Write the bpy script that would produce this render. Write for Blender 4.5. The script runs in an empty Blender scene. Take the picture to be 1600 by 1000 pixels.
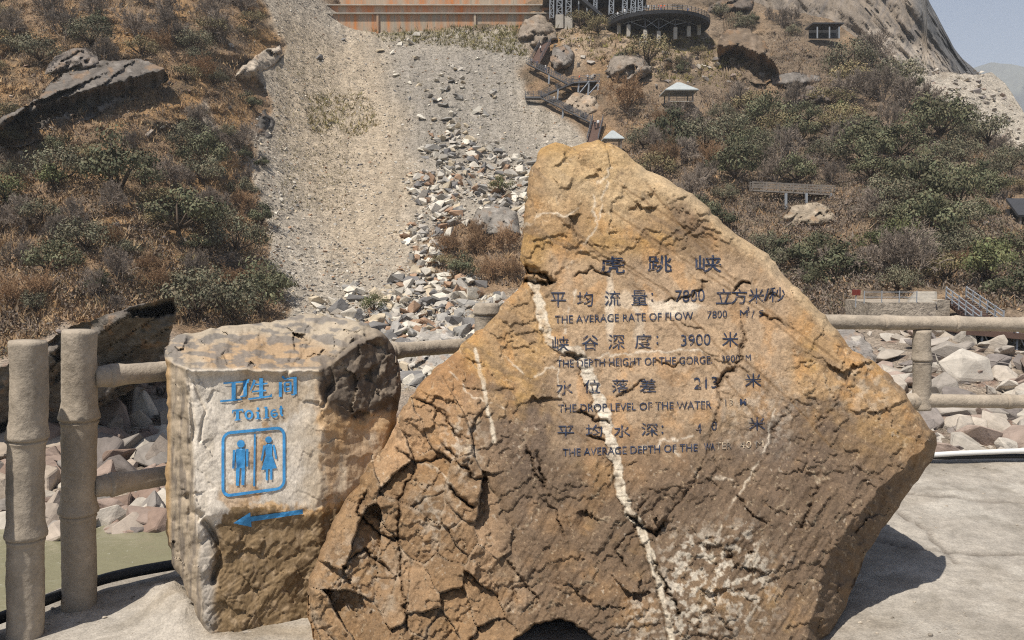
import bpy, bmesh, math, random
import numpy as np
from mathutils import Vector, Matrix
random.seed(7)
SC = bpy.context.scene
COL = SC.collection

# ------------------------------------------------------------------ camera, sky, sun, exposure
F = 1244.0                                   # focal length in photograph pixels (1600 wide)
PITCH = math.atan(105 / F)
CAMZ = 1.6
cam_data = bpy.data.cameras.new("camera"); cam_data.sensor_width = 36; cam_data.lens = F / 1600 * 36
cam_data.clip_end = 8000; cam_data.clip_start = 0.05
cam = bpy.data.objects.new("camera", cam_data); COL.objects.link(cam)
cam.location = (0, 0, CAMZ); cam.rotation_euler = (math.pi / 2 - PITCH, 0, 0)
SC.camera = cam
SUN_EL = math.radians(61); SUN_H = Vector((0.62, 0.785)).normalized()      # light travels this way over the ground
world = bpy.data.worlds.new("World"); SC.world = world; world.use_nodes = True
nt = world.node_tree; bg = nt.nodes["Background"]
sky = nt.nodes.new("ShaderNodeTexSky"); sky.sky_type = 'NISHITA'; sky.sun_disc = False
sky.sun_elevation = SUN_EL; sky.sun_rotation = math.atan2(-SUN_H.x, -SUN_H.y)
sky.air_density = 1.0; sky.dust_density = 5.0; sky.ozone_density = 1.0; sky.altitude = 1800
nt.links.new(sky.outputs[0], bg.inputs[0]); bg.inputs[1].default_value = 0.09
sun_d = bpy.data.lights.new("sun", 'SUN'); sun_d.energy = 5.0; sun_d.angle = math.radians(0.5); sun_d.color = (1.0, 0.95, 0.87)
sun = bpy.data.objects.new("sun", sun_d); COL.objects.link(sun)
sd = Vector((SUN_H.x * math.cos(SUN_EL), SUN_H.y * math.cos(SUN_EL), -math.sin(SUN_EL)))
sun.rotation_euler = sd.to_track_quat('-Z', 'Y').to_euler()
SC.view_settings.view_transform = 'Standard'; SC.view_settings.look = 'None'
SC.view_settings.exposure = 0.42; SC.view_settings.gamma = 1.0; SC.view_settings.use_curve_mapping = False
SC.cycles.use_denoising = False
SC.cycles.pixel_filter_type = 'BLACKMAN_HARRIS'; SC.cycles.filter_width = 1.15
SC.cycles.max_bounces = 5; SC.cycles.diffuse_bounces = 3; SC.cycles.volume_bounces = 0

# ------------------------------------------------------------------ numeric helpers
CP, SP = math.cos(PITCH), math.sin(PITCH)
def ray(px, py):
    dx = (np.asarray(px, float) - 800) / F; dy = (np.asarray(py, float) - 500) / F
    vy = CP - SP * dy
    return np.stack([dx / vy, np.ones_like(vy), (-SP - CP * dy) / vy], -1)
def P(px, py, Y):
    r = ray(px, py) * np.asarray(Y, float)[..., None] if np.ndim(Y) or np.ndim(px) else ray(px, py) * Y
    r = r.copy(); r[..., 2] += CAMZ
    return r
def G(px, py, z=0.0):
    r = ray(px, py); return P(px, py, (z - CAMZ) / r[..., 2])
_pr = np.random.RandomState(11); PERM = _pr.permutation(512); PERM = np.concatenate([PERM, PERM, PERM])
_g = _pr.normal(size=(512, 3)); _g /= np.linalg.norm(_g, axis=1)[:, None]
def perlin(x, y, z=0.0):
    x = np.asarray(x, float); y = np.asarray(y, float); z = np.zeros_like(x) + z
    xi = np.floor(x).astype(int); yi = np.floor(y).astype(int); zi = np.floor(z).astype(int)
    xf, yf, zf = x - xi, y - yi, z - zi
    u, v, w = (t * t * t * (t * (t * 6 - 15) + 10) for t in (xf, yf, zf))
    def gr(a, b, c):
        h = PERM[(PERM[(PERM[(xi + a) & 511] + yi + b) & 511] + zi + c) & 511]
        g = _g[h]
        return g[..., 0] * (xf - a) + g[..., 1] * (yf - b) + g[..., 2] * (zf - c)
    l = lambda a, b, t: a + t * (b - a)
    return l(l(l(gr(0,0,0), gr(1,0,0), u), l(gr(0,1,0), gr(1,1,0), u), v),
             l(l(gr(0,0,1), gr(1,0,1), u), l(gr(0,1,1), gr(1,1,1), u), v), w) * 1.6
def fbm(x, y, z=0.0, o=4, gain=0.5):
    s, a, f = 0, 1.0, 1.0
    for k in range(o):
        s = s + a * perlin(np.asarray(x) * f + 17.3 * k, np.asarray(y) * f - 9.1 * k, np.asarray(z) * f + 5.7 * k); a *= gain; f *= 2.03
    return s
def ridged(x, y, z=0.0, o=4):
    s, a, f = 0, 1.0, 1.0
    for k in range(o):
        s = s + a * (1 - 2 * np.abs(perlin(np.asarray(x) * f + 31.3 * k, np.asarray(y) * f + 3.1 * k, np.asarray(z) * f))); a *= 0.5; f *= 2.1
    return s
def sm(a, b, x):
    t = np.clip((np.asarray(x, float) - a) / (b - a), 0, 1); return t * t * (3 - 2 * t)
def near(px, py, line, closed=False):
    """distance to a polyline, nearest point, signed side, parameter"""
    px = np.asarray(px, float); py = np.asarray(py, float)
    L = np.array(line, float)
    if closed: L = np.vstack([L, L[:1]])
    best = np.full(px.shape, 1e9); qx = np.zeros_like(best); qy = np.zeros_like(best); sd_ = np.zeros_like(best); tt = np.zeros_like(best)
    for k in range(len(L) - 1):
        ax, ay = L[k]; bx, by = L[k + 1]; ex, ey = bx - ax, by - ay
        t = np.clip(((px - ax) * ex + (py - ay) * ey) / (ex * ex + ey * ey + 1e-9), 0, 1)
        cx, cy = ax + t * ex, ay + t * ey; d = np.hypot(px - cx, py - cy); m = d < best
        best = np.where(m, d, best); qx = np.where(m, cx, qx); qy = np.where(m, cy, qy)
        sd_ = np.where(m, np.sign((px - ax) * ey - (py - ay) * ex), sd_); tt = np.where(m, (k + t) / (len(L) - 1), tt)
    return best, qx, qy, sd_, tt
def inside(px, py, poly):
    px = np.asarray(px, float); py = np.asarray(py, float); r = np.zeros(px.shape, bool); n = len(poly)
    for i in range(n):
        x1, y1 = poly[i]; x2, y2 = poly[(i + 1) % n]
        c = ((y1 > py) != (y2 > py)) & (px < (x2 - x1) * (py - y1) / ((y2 - y1) if y2 != y1 else 1e-9) + x1)
        r ^= c
    return r
def soft(px, py, poly, w):
    """1 inside, 0 outside, ramp of half width w"""
    d = near(px, py, poly, True)[0]; s = np.where(inside(px, py, poly), d, -d)
    return sm(-w, w, s)
def jag(poly, n, amp, seed):
    """a traced outline made irregular between its corners"""
    out = []; rs = np.random.RandomState(seed)
    for i in range(len(poly)):
        a = np.array(poly[i], float); b = np.array(poly[(i + 1) % len(poly)], float)
        k = max(1, int(np.hypot(*(b - a)) / n))
        for j in range(k):
            p = a + (b - a) * j / k
            out.append(tuple(p + (rs.normal(size=2) * amp if j else 0)))
    return out
def clip_grid(poly, step):
    """grid cells covering a polygon, outer vertices snapped to its outline"""
    A = np.array(poly); x0, y0 = A.min(0) - step; x1, y1 = A.max(0) + step
    nx = int((x1 - x0) / step) + 2; ny = int((y1 - y0) / step) + 2
    X, Y = np.meshgrid(x0 + np.arange(nx) * step, y0 + np.arange(ny) * step)
    I = inside(X, Y, poly)
    c = I[:-1, :-1] | I[1:, :-1] | I[:-1, 1:] | I[1:, 1:]
    used = np.zeros_like(I); used[:-1, :-1] |= c; used[1:, :-1] |= c; used[:-1, 1:] |= c; used[1:, 1:] |= c
    idx = -np.ones(I.shape, int); idx[used] = np.arange(used.sum())
    vx, vy = X[used].copy(), Y[used].copy(); bd = ~I[used]
    d, qx, qy, _, _ = near(vx[bd], vy[bd], poly, True); vx[bd] = qx; vy[bd] = qy
    quads = np.stack([idx[:-1, :-1][c], idx[1:, :-1][c], idx[1:, 1:][c], idx[:-1, 1:][c]], -1)
    return vx, vy, quads, bd

# ------------------------------------------------------------------ object helpers
def put(o, parent=None):
    COL.objects.link(o)
    if parent is not None: o.parent = parent
    return o
def mesh_obj(name, V, faces, mat, parent=None, smooth=True, col=None, mats=None, mi=None):
    """faces: list of (n,k) index arrays"""
    me = bpy.data.meshes.new(name); V = np.asarray(V, np.float32)
    faces = [np.asarray(f, np.int32) for f in faces if len(f)]
    me.vertices.add(len(V)); me.vertices.foreach_set("co", V.ravel())
    tot = sum(f.size for f in faces); npoly = sum(len(f) for f in faces)
    me.loops.add(tot); me.loops.foreach_set("vertex_index", np.concatenate([f.ravel() for f in faces]))
    cnt = np.concatenate([np.full(len(f), f.shape[1], np.int32) for f in faces])
    me.polygons.add(npoly); me.polygons.foreach_set("loop_start", np.concatenate([[0], np.cumsum(cnt)[:-1]]).astype(np.int32))
    me.polygons.foreach_set("use_smooth", np.full(npoly, smooth))
    if mi is not None: me.polygons.foreach_set("material_index", np.asarray(mi, np.int32))
    for m in (mats or [mat]): me.materials.append(m)
    if col is not None:
        a = me.color_attributes.new("Col", 'FLOAT_COLOR', 'POINT')
        c = np.ones((len(V), 4), np.float32); c[:, :3] = col; a.data.foreach_set("color", c.ravel())
    me.update(calc_edges=True); me.validate()
    return put(bpy.data.objects.new(name, me), parent)
class MB:
    def __init__(s): s.V = []; s.F = {}; s.C = []; s.n = 0
    def add(s, V, F, col=None):
        V = np.asarray(V, float); s.V.append(V)
        for f in (F if isinstance(F, list) else [F]):
            f = np.asarray(f, int)
            if len(f): s.F.setdefault(f.shape[1], []).append(f + s.n)
        s.C.append(np.zeros((len(V), 3)) + (col if col is not None else 0.5)); s.n += len(V)
    def bar(s, a, b, w, h=None, col=None, up=(0, 0, 1)):
        """a box from a to b of section w x h"""
        a = np.array(a, float); b = np.array(b, float); h = w if h is None else h
        d = b - a; d = d / (np.linalg.norm(d) + 1e-9); u = np.array(up, float)
        if abs(d @ u) > .98: u = np.array((0, 1., 0))
        r = np.cross(d, u); r /= np.linalg.norm(r); u = np.cross(r, d)
        q = [(-1, -1), (1, -1), (1, 1), (-1, 1)]
        V = [p + r * x * w / 2 + u * y * h / 2 for p in (a, b) for x, y in q]
        s.add(V, [[(0, 1, 2, 3), (7, 6, 5, 4), (0, 4, 5, 1), (1, 5, 6, 2), (2, 6, 7, 3), (3, 7, 4, 0)]], col)
    def tube(s, pts, rad, n=8, col=None, cap=True):
        pts = np.array(pts, float); m = len(pts); rad = np.zeros(m) + rad
        T = np.gradient(pts, axis=0); T /= np.linalg.norm(T, axis=1)[:, None] + 1e-9
        r0 = np.array((0.31, 0.2, 0.93)) if abs(T[0, 2]) < .8 else np.array((1., 0.1, 0))
        V = []
        for i in range(m):
            a = np.cross(T[i], r0); a /= np.linalg.norm(a) + 1e-9; b = np.cross(T[i], a)
            ang = np.arange(n) * 2 * math.pi / n
            V.append(pts[i] + rad[i] * (np.cos(ang)[:, None] * a + np.sin(ang)[:, None] * b))
        V = np.concatenate(V); i, j = np.meshgrid(np.arange(m - 1), np.arange(n), indexing='ij'); i = i.ravel(); j = j.ravel(); k = (j + 1) % n
        Fq = np.stack([i * n + j, i * n + k, (i + 1) * n + k, (i + 1) * n + j], -1)
        caps = [np.arange(n)[::-1][None], (np.arange(n) + (m - 1) * n)[None]] if cap else []
        s.add(V, [Fq] + caps, col)
    def build(s, name, mat, parent=None, smooth=False, usecol=False):
        V = np.concatenate(s.V); F_ = [np.concatenate(f) for f in s.F.values()]
        return mesh_obj(name, V, F_, mat, parent, smooth, np.concatenate(s.C) if usecol else None)
def tag(o, label=None, cat=None, group=None, kind=None):
    if label: o["label"] = label
    if cat: o["category"] = cat
    if group: o["group"] = group
    if kind: o["kind"] = kind
    return o
def empty(name, loc, label, cat, group=None):
    o = bpy.data.objects.new(name, None); o.location = loc; o.empty_display_size = 0.2
    put(o); return tag(o, label, cat, group)
def rel(V, loc): return np.asarray(V, float) - np.asarray(loc, float)

def make_mat(name, base=None, attr=None, rough=0.85, var=((3.0, 0.25),), bump=((20.0, 0.3, 0.02),), rnd=0.0, spec=0.2, metal=0.0, stretch=None, world_pos=False, mix2=None, facet=()):
    """base colour or attribute ('Col' per vertex, 'OBJ' object colour) modulated by noise; layered bump"""
    m = bpy.data.materials.new(name); m.use_nodes = True; t = m.node_tree; N = t.nodes; L = t.links
    b = N["Principled BSDF"]; b.inputs["Roughness"].default_value = rough; b.inputs["Specular IOR Level"].default_value = spec; b.inputs["Metallic"].default_value = metal
    if attr == 'Col':
        a = N.new("ShaderNodeAttribute"); a.attribute_name = "Col"; c = a.outputs["Color"]
    elif attr == 'OBJ':
        a = N.new("ShaderNodeObjectInfo"); c = a.outputs["Color"]
    else:
        a = N.new("ShaderNodeRGB"); a.outputs[0].default_value = (*base, 1); c = a.outputs[0]
    if world_pos:
        tc = N.new("ShaderNodeNewGeometry"); vec = tc.outputs["Position"]
    else:
        tc = N.new("ShaderNodeTexCoord"); vec = tc.outputs["Object"]
    if stretch:
        mp = N.new("ShaderNodeMapping"); mp.inputs["Scale"].default_value = stretch; L.new(vec, mp.inputs["Vector"]); vec = mp.outputs[0]
    def noise(sc, det=6):
        n = N.new("ShaderNodeTexNoise"); n.inputs["Scale"].default_value = sc; n.inputs["Detail"].default_value = det; n.inputs["Roughness"].default_value = 0.62
        L.new(vec, n.inputs["Vector"]); return n.outputs["Fac"]
    def scale(c, f):
        s = N.new("ShaderNodeVectorMath"); s.operation = 'SCALE'; L.new(c, s.inputs[0]); L.new(f, s.inputs["Scale"]); return s.outputs[0]
    def rng(f, lo, hi, a0=0.25, a1=0.75):
        r = N.new("ShaderNodeMapRange"); r.inputs["From Min"].default_value = a0; r.inputs["From Max"].default_value = a1
        r.inputs["To Min"].default_value = lo; r.inputs["To Max"].default_value = hi; L.new(f, r.inputs["Value"]); return r.outputs[0]
    if mix2:
        col2, sc2, a0, a1 = mix2
        mx = N.new("ShaderNodeMix"); mx.data_type = 'RGBA'; mx.inputs["B"].default_value if False else None
        L.new(rng(noise(sc2), 0, 1, a0, a1), mx.inputs[0]); L.new(c, mx.inputs[6]); mx.inputs[7].default_value = (*col2, 1); c = mx.outputs[2]
    for sc, am in var: c = scale(c, rng(noise(sc), 1 - am, 1 + am))
    if rnd:
        oi = N.new("ShaderNodeObjectInfo"); c = scale(c, rng(oi.outputs["Random"], 1 - rnd, 1 + rnd, 0, 1))
    L.new(c, b.inputs["Base Color"])
    prev = None
    for sc, st, dist in facet:
        wn = N.new("ShaderNodeTexNoise"); wn.inputs["Scale"].default_value = sc * 1.7; wn.inputs["Detail"].default_value = 3; L.new(vec, wn.inputs["Vector"])
        wa = N.new("ShaderNodeVectorMath"); wa.operation = 'MULTIPLY_ADD'; L.new(wn.outputs["Color"], wa.inputs[0]); wa.inputs[1].default_value = (.5 / sc,) * 3; L.new(vec, wa.inputs[2])
        vo = N.new("ShaderNodeTexVoronoi"); vo.inputs["Scale"].default_value = sc; L.new(wa.outputs[0], vo.inputs["Vector"])
        su = N.new("ShaderNodeVectorMath"); su.operation = 'SUBTRACT'; L.new(wa.outputs[0], su.inputs[0]); L.new(vo.outputs["Position"], su.inputs[1])
        cs_ = N.new("ShaderNodeVectorMath"); cs_.operation = 'SUBTRACT'; L.new(vo.outputs["Color"], cs_.inputs[0]); cs_.inputs[1].default_value = (.5, .5, .5)
        dt = N.new("ShaderNodeVectorMath"); dt.operation = 'DOT_PRODUCT'; L.new(su.outputs[0], dt.inputs[0]); L.new(cs_.outputs[0], dt.inputs[1])
        ml = N.new("ShaderNodeMath"); ml.operation = 'MULTIPLY'; L.new(dt.outputs["Value"], ml.inputs[0]); ml.inputs[1].default_value = sc * 2
        bp = N.new("ShaderNodeBump"); bp.inputs["Strength"].default_value = st; bp.inputs["Distance"].default_value = dist; L.new(ml.outputs[0], bp.inputs["Height"])
        if prev: L.new(prev, bp.inputs["Normal"])
        prev = bp.outputs[0]
    for sc, st, dist in bump:
        bp = N.new("ShaderNodeBump"); bp.inputs["Strength"].default_value = st; bp.inputs["Distance"].default_value = dist
        L.new(noise(sc), bp.inputs["Height"])
        if prev: L.new(prev, bp.inputs["Normal"])
        prev = bp.outputs[0]
    if prev: L.new(prev, b.inputs["Normal"])
    return m

M = {}
M['boulder'] = make_mat("sandstone", attr='Col', rough=0.8, var=((7, .22), (34, .26), (130, .32)), bump=((70, .7, .008), (200, .6, .003)), spec=.25, facet=((17, .25, .006), (48, .5, .005)), stretch=(1, 1.3, .8))
M['toilet'] = make_mat("pale_stone", attr='Col', rough=0.8, var=((7, .14), (34, .14), (120, .24)), bump=((70, .4, .004), (200, .4, .002)), spec=.2, stretch=(1.3, 1.3, .8), facet=((13, .16, .006), (40, .3, .004)))
M['terrain'] = make_mat("hillside_soil", attr='Col', rough=1, var=((.35, .2), (1.4, .25), (4.0, .42)), bump=((.6, .6, .6), (2.6, .8, .35)), spec=.05, facet=((1.5, .8, .35), (3.6, .8, .16)))
M['cliff'] = make_mat("cliff_rock", attr='Col', rough=.95, var=((.12, .2), (.8, .25)), bump=((.5, .6, .7), (2.2, .7, .25)), spec=.08, stretch=(1, 1, .45), facet=((.16, .8, 1.6), (.5, .7, .6)))
M['ground'] = make_mat("worn_concrete", attr='Col', rough=.85, var=((.8, .22), (4, .22), (22, .22), (110, .3)), bump=((3, .4, .05), (18, .5, .02), (90, .7, .006)), spec=.2, facet=((5, .25, .02),))
M['cement'] = make_mat("cast_cement", base=(.34, .285, .22), rough=.85, var=((2.2, .22), (11, .18), (60, .14)), bump=((9, .4, .02), (50, .7, .006)), spec=.2, mix2=((.22, .185, .145), 3.2, .52, .68), facet=((11, .45, .012), (30, .4, .005)))
M['rock'] = make_mat("broken_rock", attr='OBJ', rough=.9, var=((.9, .16), (5, .22)), bump=((3, .5, .1), (9, .6, .05)), spec=.12, stretch=(1, 1, 2.2), facet=((2.2, .6, .14),))
M['rubble'] = make_mat("broken_stone", attr='Col', rough=.9, var=((1.6, .2),), bump=((4, .5, .1),), spec=.1)
M['outcrop'] = make_mat("outcrop_rock", attr='Col', rough=.92, var=((.5, .2), (3, .25)), bump=((1.5, .6, .25), (5, .7, .1)), spec=.1, facet=((.5, .8, .6), (1.6, .6, .2)), stretch=(1, 1, 1.6))
M['leaf'] = make_mat("leaves", attr='Col', rough=.7, var=(), bump=(), rnd=.18, spec=.15)
M['bark'] = make_mat("bark", base=(.10, .075, .055), rough=.95, var=((4, .3),), bump=(), spec=.05, rnd=.2)
M['twig'] = make_mat("dry_twigs", attr='Col', rough=.95, var=(), bump=(), rnd=.22, spec=.05)
M['brush'] = make_mat("dry_grass", attr='Col', rough=.95, var=(), bump=(), spec=.05)
M['steel'] = make_mat("grey_steel", base=(.27, .285, .30), rough=.5, var=((1, .1),), bump=(), spec=.4)
M['darksteel'] = make_mat("dark_steel", base=(.045, .045, .048), rough=.6, var=((1, .2),), bump=(), spec=.3)
M['walksteel'] = make_mat("painted_walkway_steel", base=(.10, .10, .105), rough=.6, var=((1, .2),), bump=(), spec=.3)
M['plank'] = make_mat("brown_planks", base=(.10, .062, .048), rough=.85, var=((.8, .2), (4, .2)), bump=(), spec=.15)
M['greywood'] = make_mat("grey_timber", base=(.20, .175, .15), rough=.9, var=((.8, .2), (5, .2)), bump=(), spec=.1)
M['footing'] = make_mat("pale_concrete", base=(.42, .38, .32), rough=.9, var=((.8, .2), (3, .15)), bump=((3, .3, .1),), spec=.1)
M['roof'] = make_mat("grey_roofing", base=(.36, .38, .37), rough=.8, var=((.6, .12), (3, .1)), bump=((4, .3, .1),), spec=.2)
M['pipe'] = make_mat("white_plastic", base=(.62, .61, .58), rough=.45, var=((6, .08),), bump=(), spec=.4)
M['hose'] = make_mat("black_rubber", base=(.02, .021, .021), rough=.55, var=((8, .3),), bump=(), spec=.4)
M['stonewall'] = make_mat("rubble_masonry", base=(.33, .28, .22), rough=.95, var=((1.2, .3), (4, .3)), bump=((2.2, .8, .3),), spec=.08)
M['navy'] = make_mat("navy_paint", base=(.018, .026, .05), rough=.6, var=((30, .4),), bump=((90, .4, .003),), mix2=((.26, .17, .09), 38, .56, .66))
M['faded'] = make_mat("faded_paint", base=(.10, .085, .075), rough=.7, var=((30, .3),), bump=((90, .4, .003),), mix2=((.42, .33, .22), 30, .42, .58))
M['blue'] = make_mat("sky_blue_paint", base=(.055, .25, .50), rough=.55, var=((14, .25), (60, .2)), bump=((80, .5, .003),), mix2=((.03, .13, .28), 12, .56, .7))

# water: opaque silty green
m = bpy.data.materials.new("silty_water"); m.use_nodes = True; t = m.node_tree; b = t.nodes["Principled BSDF"]
b.inputs["Roughness"].default_value = .18; b.inputs["Specular IOR Level"].default_value = .35
tc = t.nodes.new("ShaderNodeNewGeometry"); n1 = t.nodes.new("ShaderNodeTexNoise"); n1.inputs["Scale"].default_value = 1.1; n1.inputs["Detail"].default_value = 5
n2 = t.nodes.new("ShaderNodeTexNoise"); n2.inputs["Scale"].default_value = 2.6; n2.inputs["Detail"].default_value = 8; n2.inputs["Roughness"].default_value = .7
for n in (n1, n2): t.links.new(tc.outputs["Position"], n.inputs["Vector"])
cr = t.nodes.new("ShaderNodeValToRGB"); cr.color_ramp.elements[0].position = .66; cr.color_ramp.elements[1].position = .69
cr.color_ramp.elements[0].color = (.20, .185, .115, 1); cr.color_ramp.elements[1].color = (.66, .65, .58, 1)  # pale flecks are sparkles of light painted into the water colour
t.links.new(n2.outputs["Fac"], cr.inputs["Fac"]); t.links.new(cr.outputs[0], b.inputs["Base Color"])
bp = t.nodes.new("ShaderNodeBump"); bp.inputs["Strength"].default_value = .35; bp.inputs["Distance"].default_value = .25
t.links.new(n1.outputs["Fac"], bp.inputs["Height"]); t.links.new(bp.outputs[0], b.inputs["Normal"]); M['water'] = m

# ------------------------------------------------------------------ far hillside (across the river)
CT = np.array([
 (-400,0,150),(-400,300,100),(-400,560,62),(-400,830,37),(-400,930,32),
 (0,-120,172),(0,0,146),(0,100,128),(0,200,110),(0,300,95),(0,400,82),(0,500,70),(0,600,58),(0,700,49),(0,830,39),(0,930,33.5),
 (200,-120,180),(200,0,152),(200,100,132),(200,200,114),(200,300,98),(200,400,85),(200,500,73),(200,600,60),(200,700,49),(200,830,39),(200,930,33.5),
 (380,0,172),(380,110,150),(400,210,138),(390,320,118),(430,430,102),(440,500,92),(430,600,68),(430,700,52),(430,830,40),(430,930,34),
 (520,-100,228),(520,50,196),(520,200,160),(520,350,126),(520,450,105),(520,520,90),
 (680,-100,238),(680,45,200),(680,120,180),(680,200,160),(680,350,124),(680,450,102),(680,540,84),(680,650,60),(680,830,41),
 (830,40,198),(830,130,176),(830,220,156),(830,330,126),(830,500,88),(830,700,52),
 (930,50,188),(930,120,172),(930,220,150),(1030,52,186),(1030,20,205),(1030,-100,240),(1030,120,168),(1030,220,142),(1030,400,95),
 (1130,20,208),(1130,100,178),(1130,200,146),(1250,40,196),(1250,100,172),(1250,200,142),(1250,320,112),(1250,420,90),(1250,520,68),(1250,700,42),
 (1380,110,176),(1380,200,140),(1380,300,110),(1380,400,86),(1380,480,70),(1380,560,54),(1380,640,43),(1380,730,33),(1380,900,26),
 (1500,115,178),(1500,200,144),(1500,300,110),(1500,400,84),(1500,500,64),(1500,560,52),(1500,640,42),(1500,730,32.5),(1500,900,26),
 (1600,180,160),(1600,300,114),(1600,400,86),(1600,500,65),(1600,600,47),(1600,730,32.5),(1600,900,26),
 (1800,450,95),(1800,300,140),(1800,560,56),(1800,730,33),(2000,500,80),(2000,730,34),(2000,900,27)], float)
def _phi(d): return d * d * np.log(d + 1e-6)
_cx = CT[:, :2] / 300.0; _n = len(CT)
_K = _phi(np.hypot(_cx[:, None, 0] - _cx[None, :, 0], _cx[:, None, 1] - _cx[None, :, 1])) + np.eye(_n) * 0.02
_Q = np.column_stack([np.ones(_n), _cx]); _A = np.block([[_K, _Q], [_Q.T, np.zeros((3, 3))]])
_w = np.linalg.solve(_A, np.concatenate([np.log(CT[:, 2]), np.zeros(3)]))
def terr_base(px, py):
    px = np.asarray(px, float).ravel() / 300; py = np.asarray(py, float).ravel() / 300; out = np.zeros(px.shape)
    for i in range(_n): out += _w[i] * _phi(np.hypot(px - _cx[i, 0], py - _cx[i, 1]))
    return np.exp(out + _w[_n] + _w[_n + 1] * px + _w[_n + 2] * py)
SCREE = [(400,-140),(412,0),(440,68),(428,92),(400,112),(428,175),(392,215),(405,320),(425,420),(450,480),(440,540),(520,610),(900,610),(905,300),(925,225),(890,190),(822,150),(815,95),(828,62),(800,45),(560,40),(505,0),(480,-140)]
BRUSH = [(690,345),(745,345),(800,360),(905,350),(905,460),(760,460),(700,430),(640,415)]
TOPX = [-450,1130,1150,1200,1290,1350,1390,1530,1548,1572,1600,1700,1900,2060]; TOPY = [-140,-140,-10,12,28,65,111,117,111,130,178,330,450,520]
BANK_L = [(-450,560),(0,560),(110,505),(180,545),(270,520),(330,560),(640,560),(900,500),(1290,480),(1400,500),(2060,500),(2060,960),(-450,960)]
SPUR = [(1385,108),(1530,112),(1560,100),(1620,160),(1720,300),(1720,380),(1610,246),(1560,215),(1500,182),(1430,135)]
def scree_mask(px, py):
    wob = 14 * fbm(np.asarray(px) / 45, np.asarray(py) / 45, 3.3, 3)
    return soft(np.asarray(px) + wob, np.asarray(py) + wob * .6, SCREE, 7) * (1 - soft(np.asarray(px) + wob, np.asarray(py) - wob, BRUSH, 10))
def terr(px, py):
    """depth along the view of the hillside surface, relief included"""
    px = np.asarray(px, float).ravel(); py = np.asarray(py, float).ravel()
    Y = terr_base(px, py); q = P(px, py, Y); s = scree_mask(px, py); bank = soft(px, py, BANK_L, 15)
    rough = 2.6 * fbm(q[:, 0] / 13, q[:, 2] / 9, q[:, 1] / 13, 4) + 0.9 * ridged(q[:, 0] / 5, q[:, 2] / 3.4, 2.1, 3)
    calm = .5 * fbm(q[:, 0] / 9, q[:, 2] / 9, 1.1, 3) + .14 * fbm(q[:, 0] / .9, q[:, 2] / .7, 7.1, 2)
    low = .5 * fbm(q[:, 0] / 3, q[:, 2] / 2, 4.1, 3)
    r = rough * (1 - s) + calm * s
    r = r * (1 - bank) + low * bank
    return Y + r
def T(px, py, off=0.0):
    Y = terr([px], [py])[0] - off
    return P(px, py, Y)
def lerp(c, d, t): return c + (np.asarray(d) - c) * np.asarray(t)[..., None]
# sheet
gx = np.arange(-450, 2061, 4.0); U = np.linspace(0, 1, 290)
top = np.interp(gx, TOPX, TOPY) + np.where(gx > 1140, 5 * fbm(gx / 30, gx * 0, 2.2, 4), 0)
PX = np.tile(gx, (len(U), 1)); PY = 900 + (top[None] - 900) * U[:, None] ** 0.9
px, py = PX.ravel(), PY.ravel(); Y = terr(px, py); V = P(px, py, Y)
wob = 22 * fbm(px / 60, py / 60, 8.1, 4)
col = np.zeros((len(px), 3)) + (.25, .17, .105)
col = lerp(col, (.34, .205, .095), sm(-.1, .7, fbm(px / 70, py / 55, 4.4, 4)) * .9)
col = lerp(col, (.15, .115, .08), sm(.05, .7, fbm(px / 40, py / 30, 1.4, 4)) * .8)
rt = sm(950, 1050, px + wob)
colr = np.zeros((len(px), 3)) + (.215, .16, .11); colr = lerp(colr, (.31, .21, .125), sm(.1, .8, fbm(px / 55, py / 40, 6.4, 4)) * .7); colr = lerp(colr, (.10, .08, .06), sm(.1, .7, fbm(px / 35, py / 25, 2.4, 4)) * .7)
col = lerp(col, colr, rt)
pale = soft(px + wob * .6, py + wob * .6, [(870,20),(1110,45),(1190,60),(1215,130),(1080,110),(1040,130),(960,95),(880,110),(850,60)], 14)
col = lerp(col, (.36, .27, .185), pale * sm(-.5, .3, fbm(px / 22, py / 22, 2.2, 3)))
s = scree_mask(px, py)
cs = np.zeros((len(px), 3)) + (.37, .32, .255)
cs = lerp(cs, (.43, .345, .245), soft(px + wob, py + wob, [(430,0),(520,60),(590,60),(640,160),(660,330),(620,420),(520,420),(430,200)], 40) * .8)
cs = lerp(cs, (.285, .255, .215), soft(px + wob, py + wob, [(620,60),(830,60),(800,200),(880,240),(650,260),(600,120)], 35) * .75)
str_ = fbm(px / 9 - py / 90, py / 120, 3.0, 3); cs = cs * (1 + .22 * str_)[:, None]
cs = lerp(cs, (.22, .19, .10), soft(px + wob, py + wob, [(590,38),(830,38),(820,75),(700,62),(600,60)], 12) * sm(-.2, .4, fbm(px / 12, py / 8, 1, 3)) * .8)
col = lerp(col, cs, s)
bank = soft(px + wob, py + wob * .5, BANK_L, 14)
cb = np.zeros((len(px), 3)) + (.30, .245, .19); cb = lerp(cb, (.24, .165, .125), sm(0, .6, fbm(px / 30, py / 22, 9, 3)))
col = lerp(col, cb, bank * (1 - s))
sp = soft(px + wob * .5, py + wob * .4, SPUR, 9); col = lerp(col, (.44, .385, .31), sp * (.8 + .2 * np.sign(ridged(px / 14, py / 22, 1, 3))))
col = lerp(col, (.38, .33, .27), soft(px + wob * .5, py + wob * .5, [(295,185),(320,150),(345,200),(400,250),(405,300),(360,235)], 6) * .8)
nU, nX = PX.shape; ii, jj = np.meshgrid(np.arange(nU - 1), np.arange(nX - 1), indexing='ij'); a = (ii * nX + jj).ravel()
quads = np.stack([a, a + 1, a + nX + 1, a + nX], -1)
back = P(gx, top, Y.reshape(nU, nX)[-1] + 60); back[:, 2] = Vt = V.reshape(nU, nX, 3)[-1, :, 2] - 40
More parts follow.
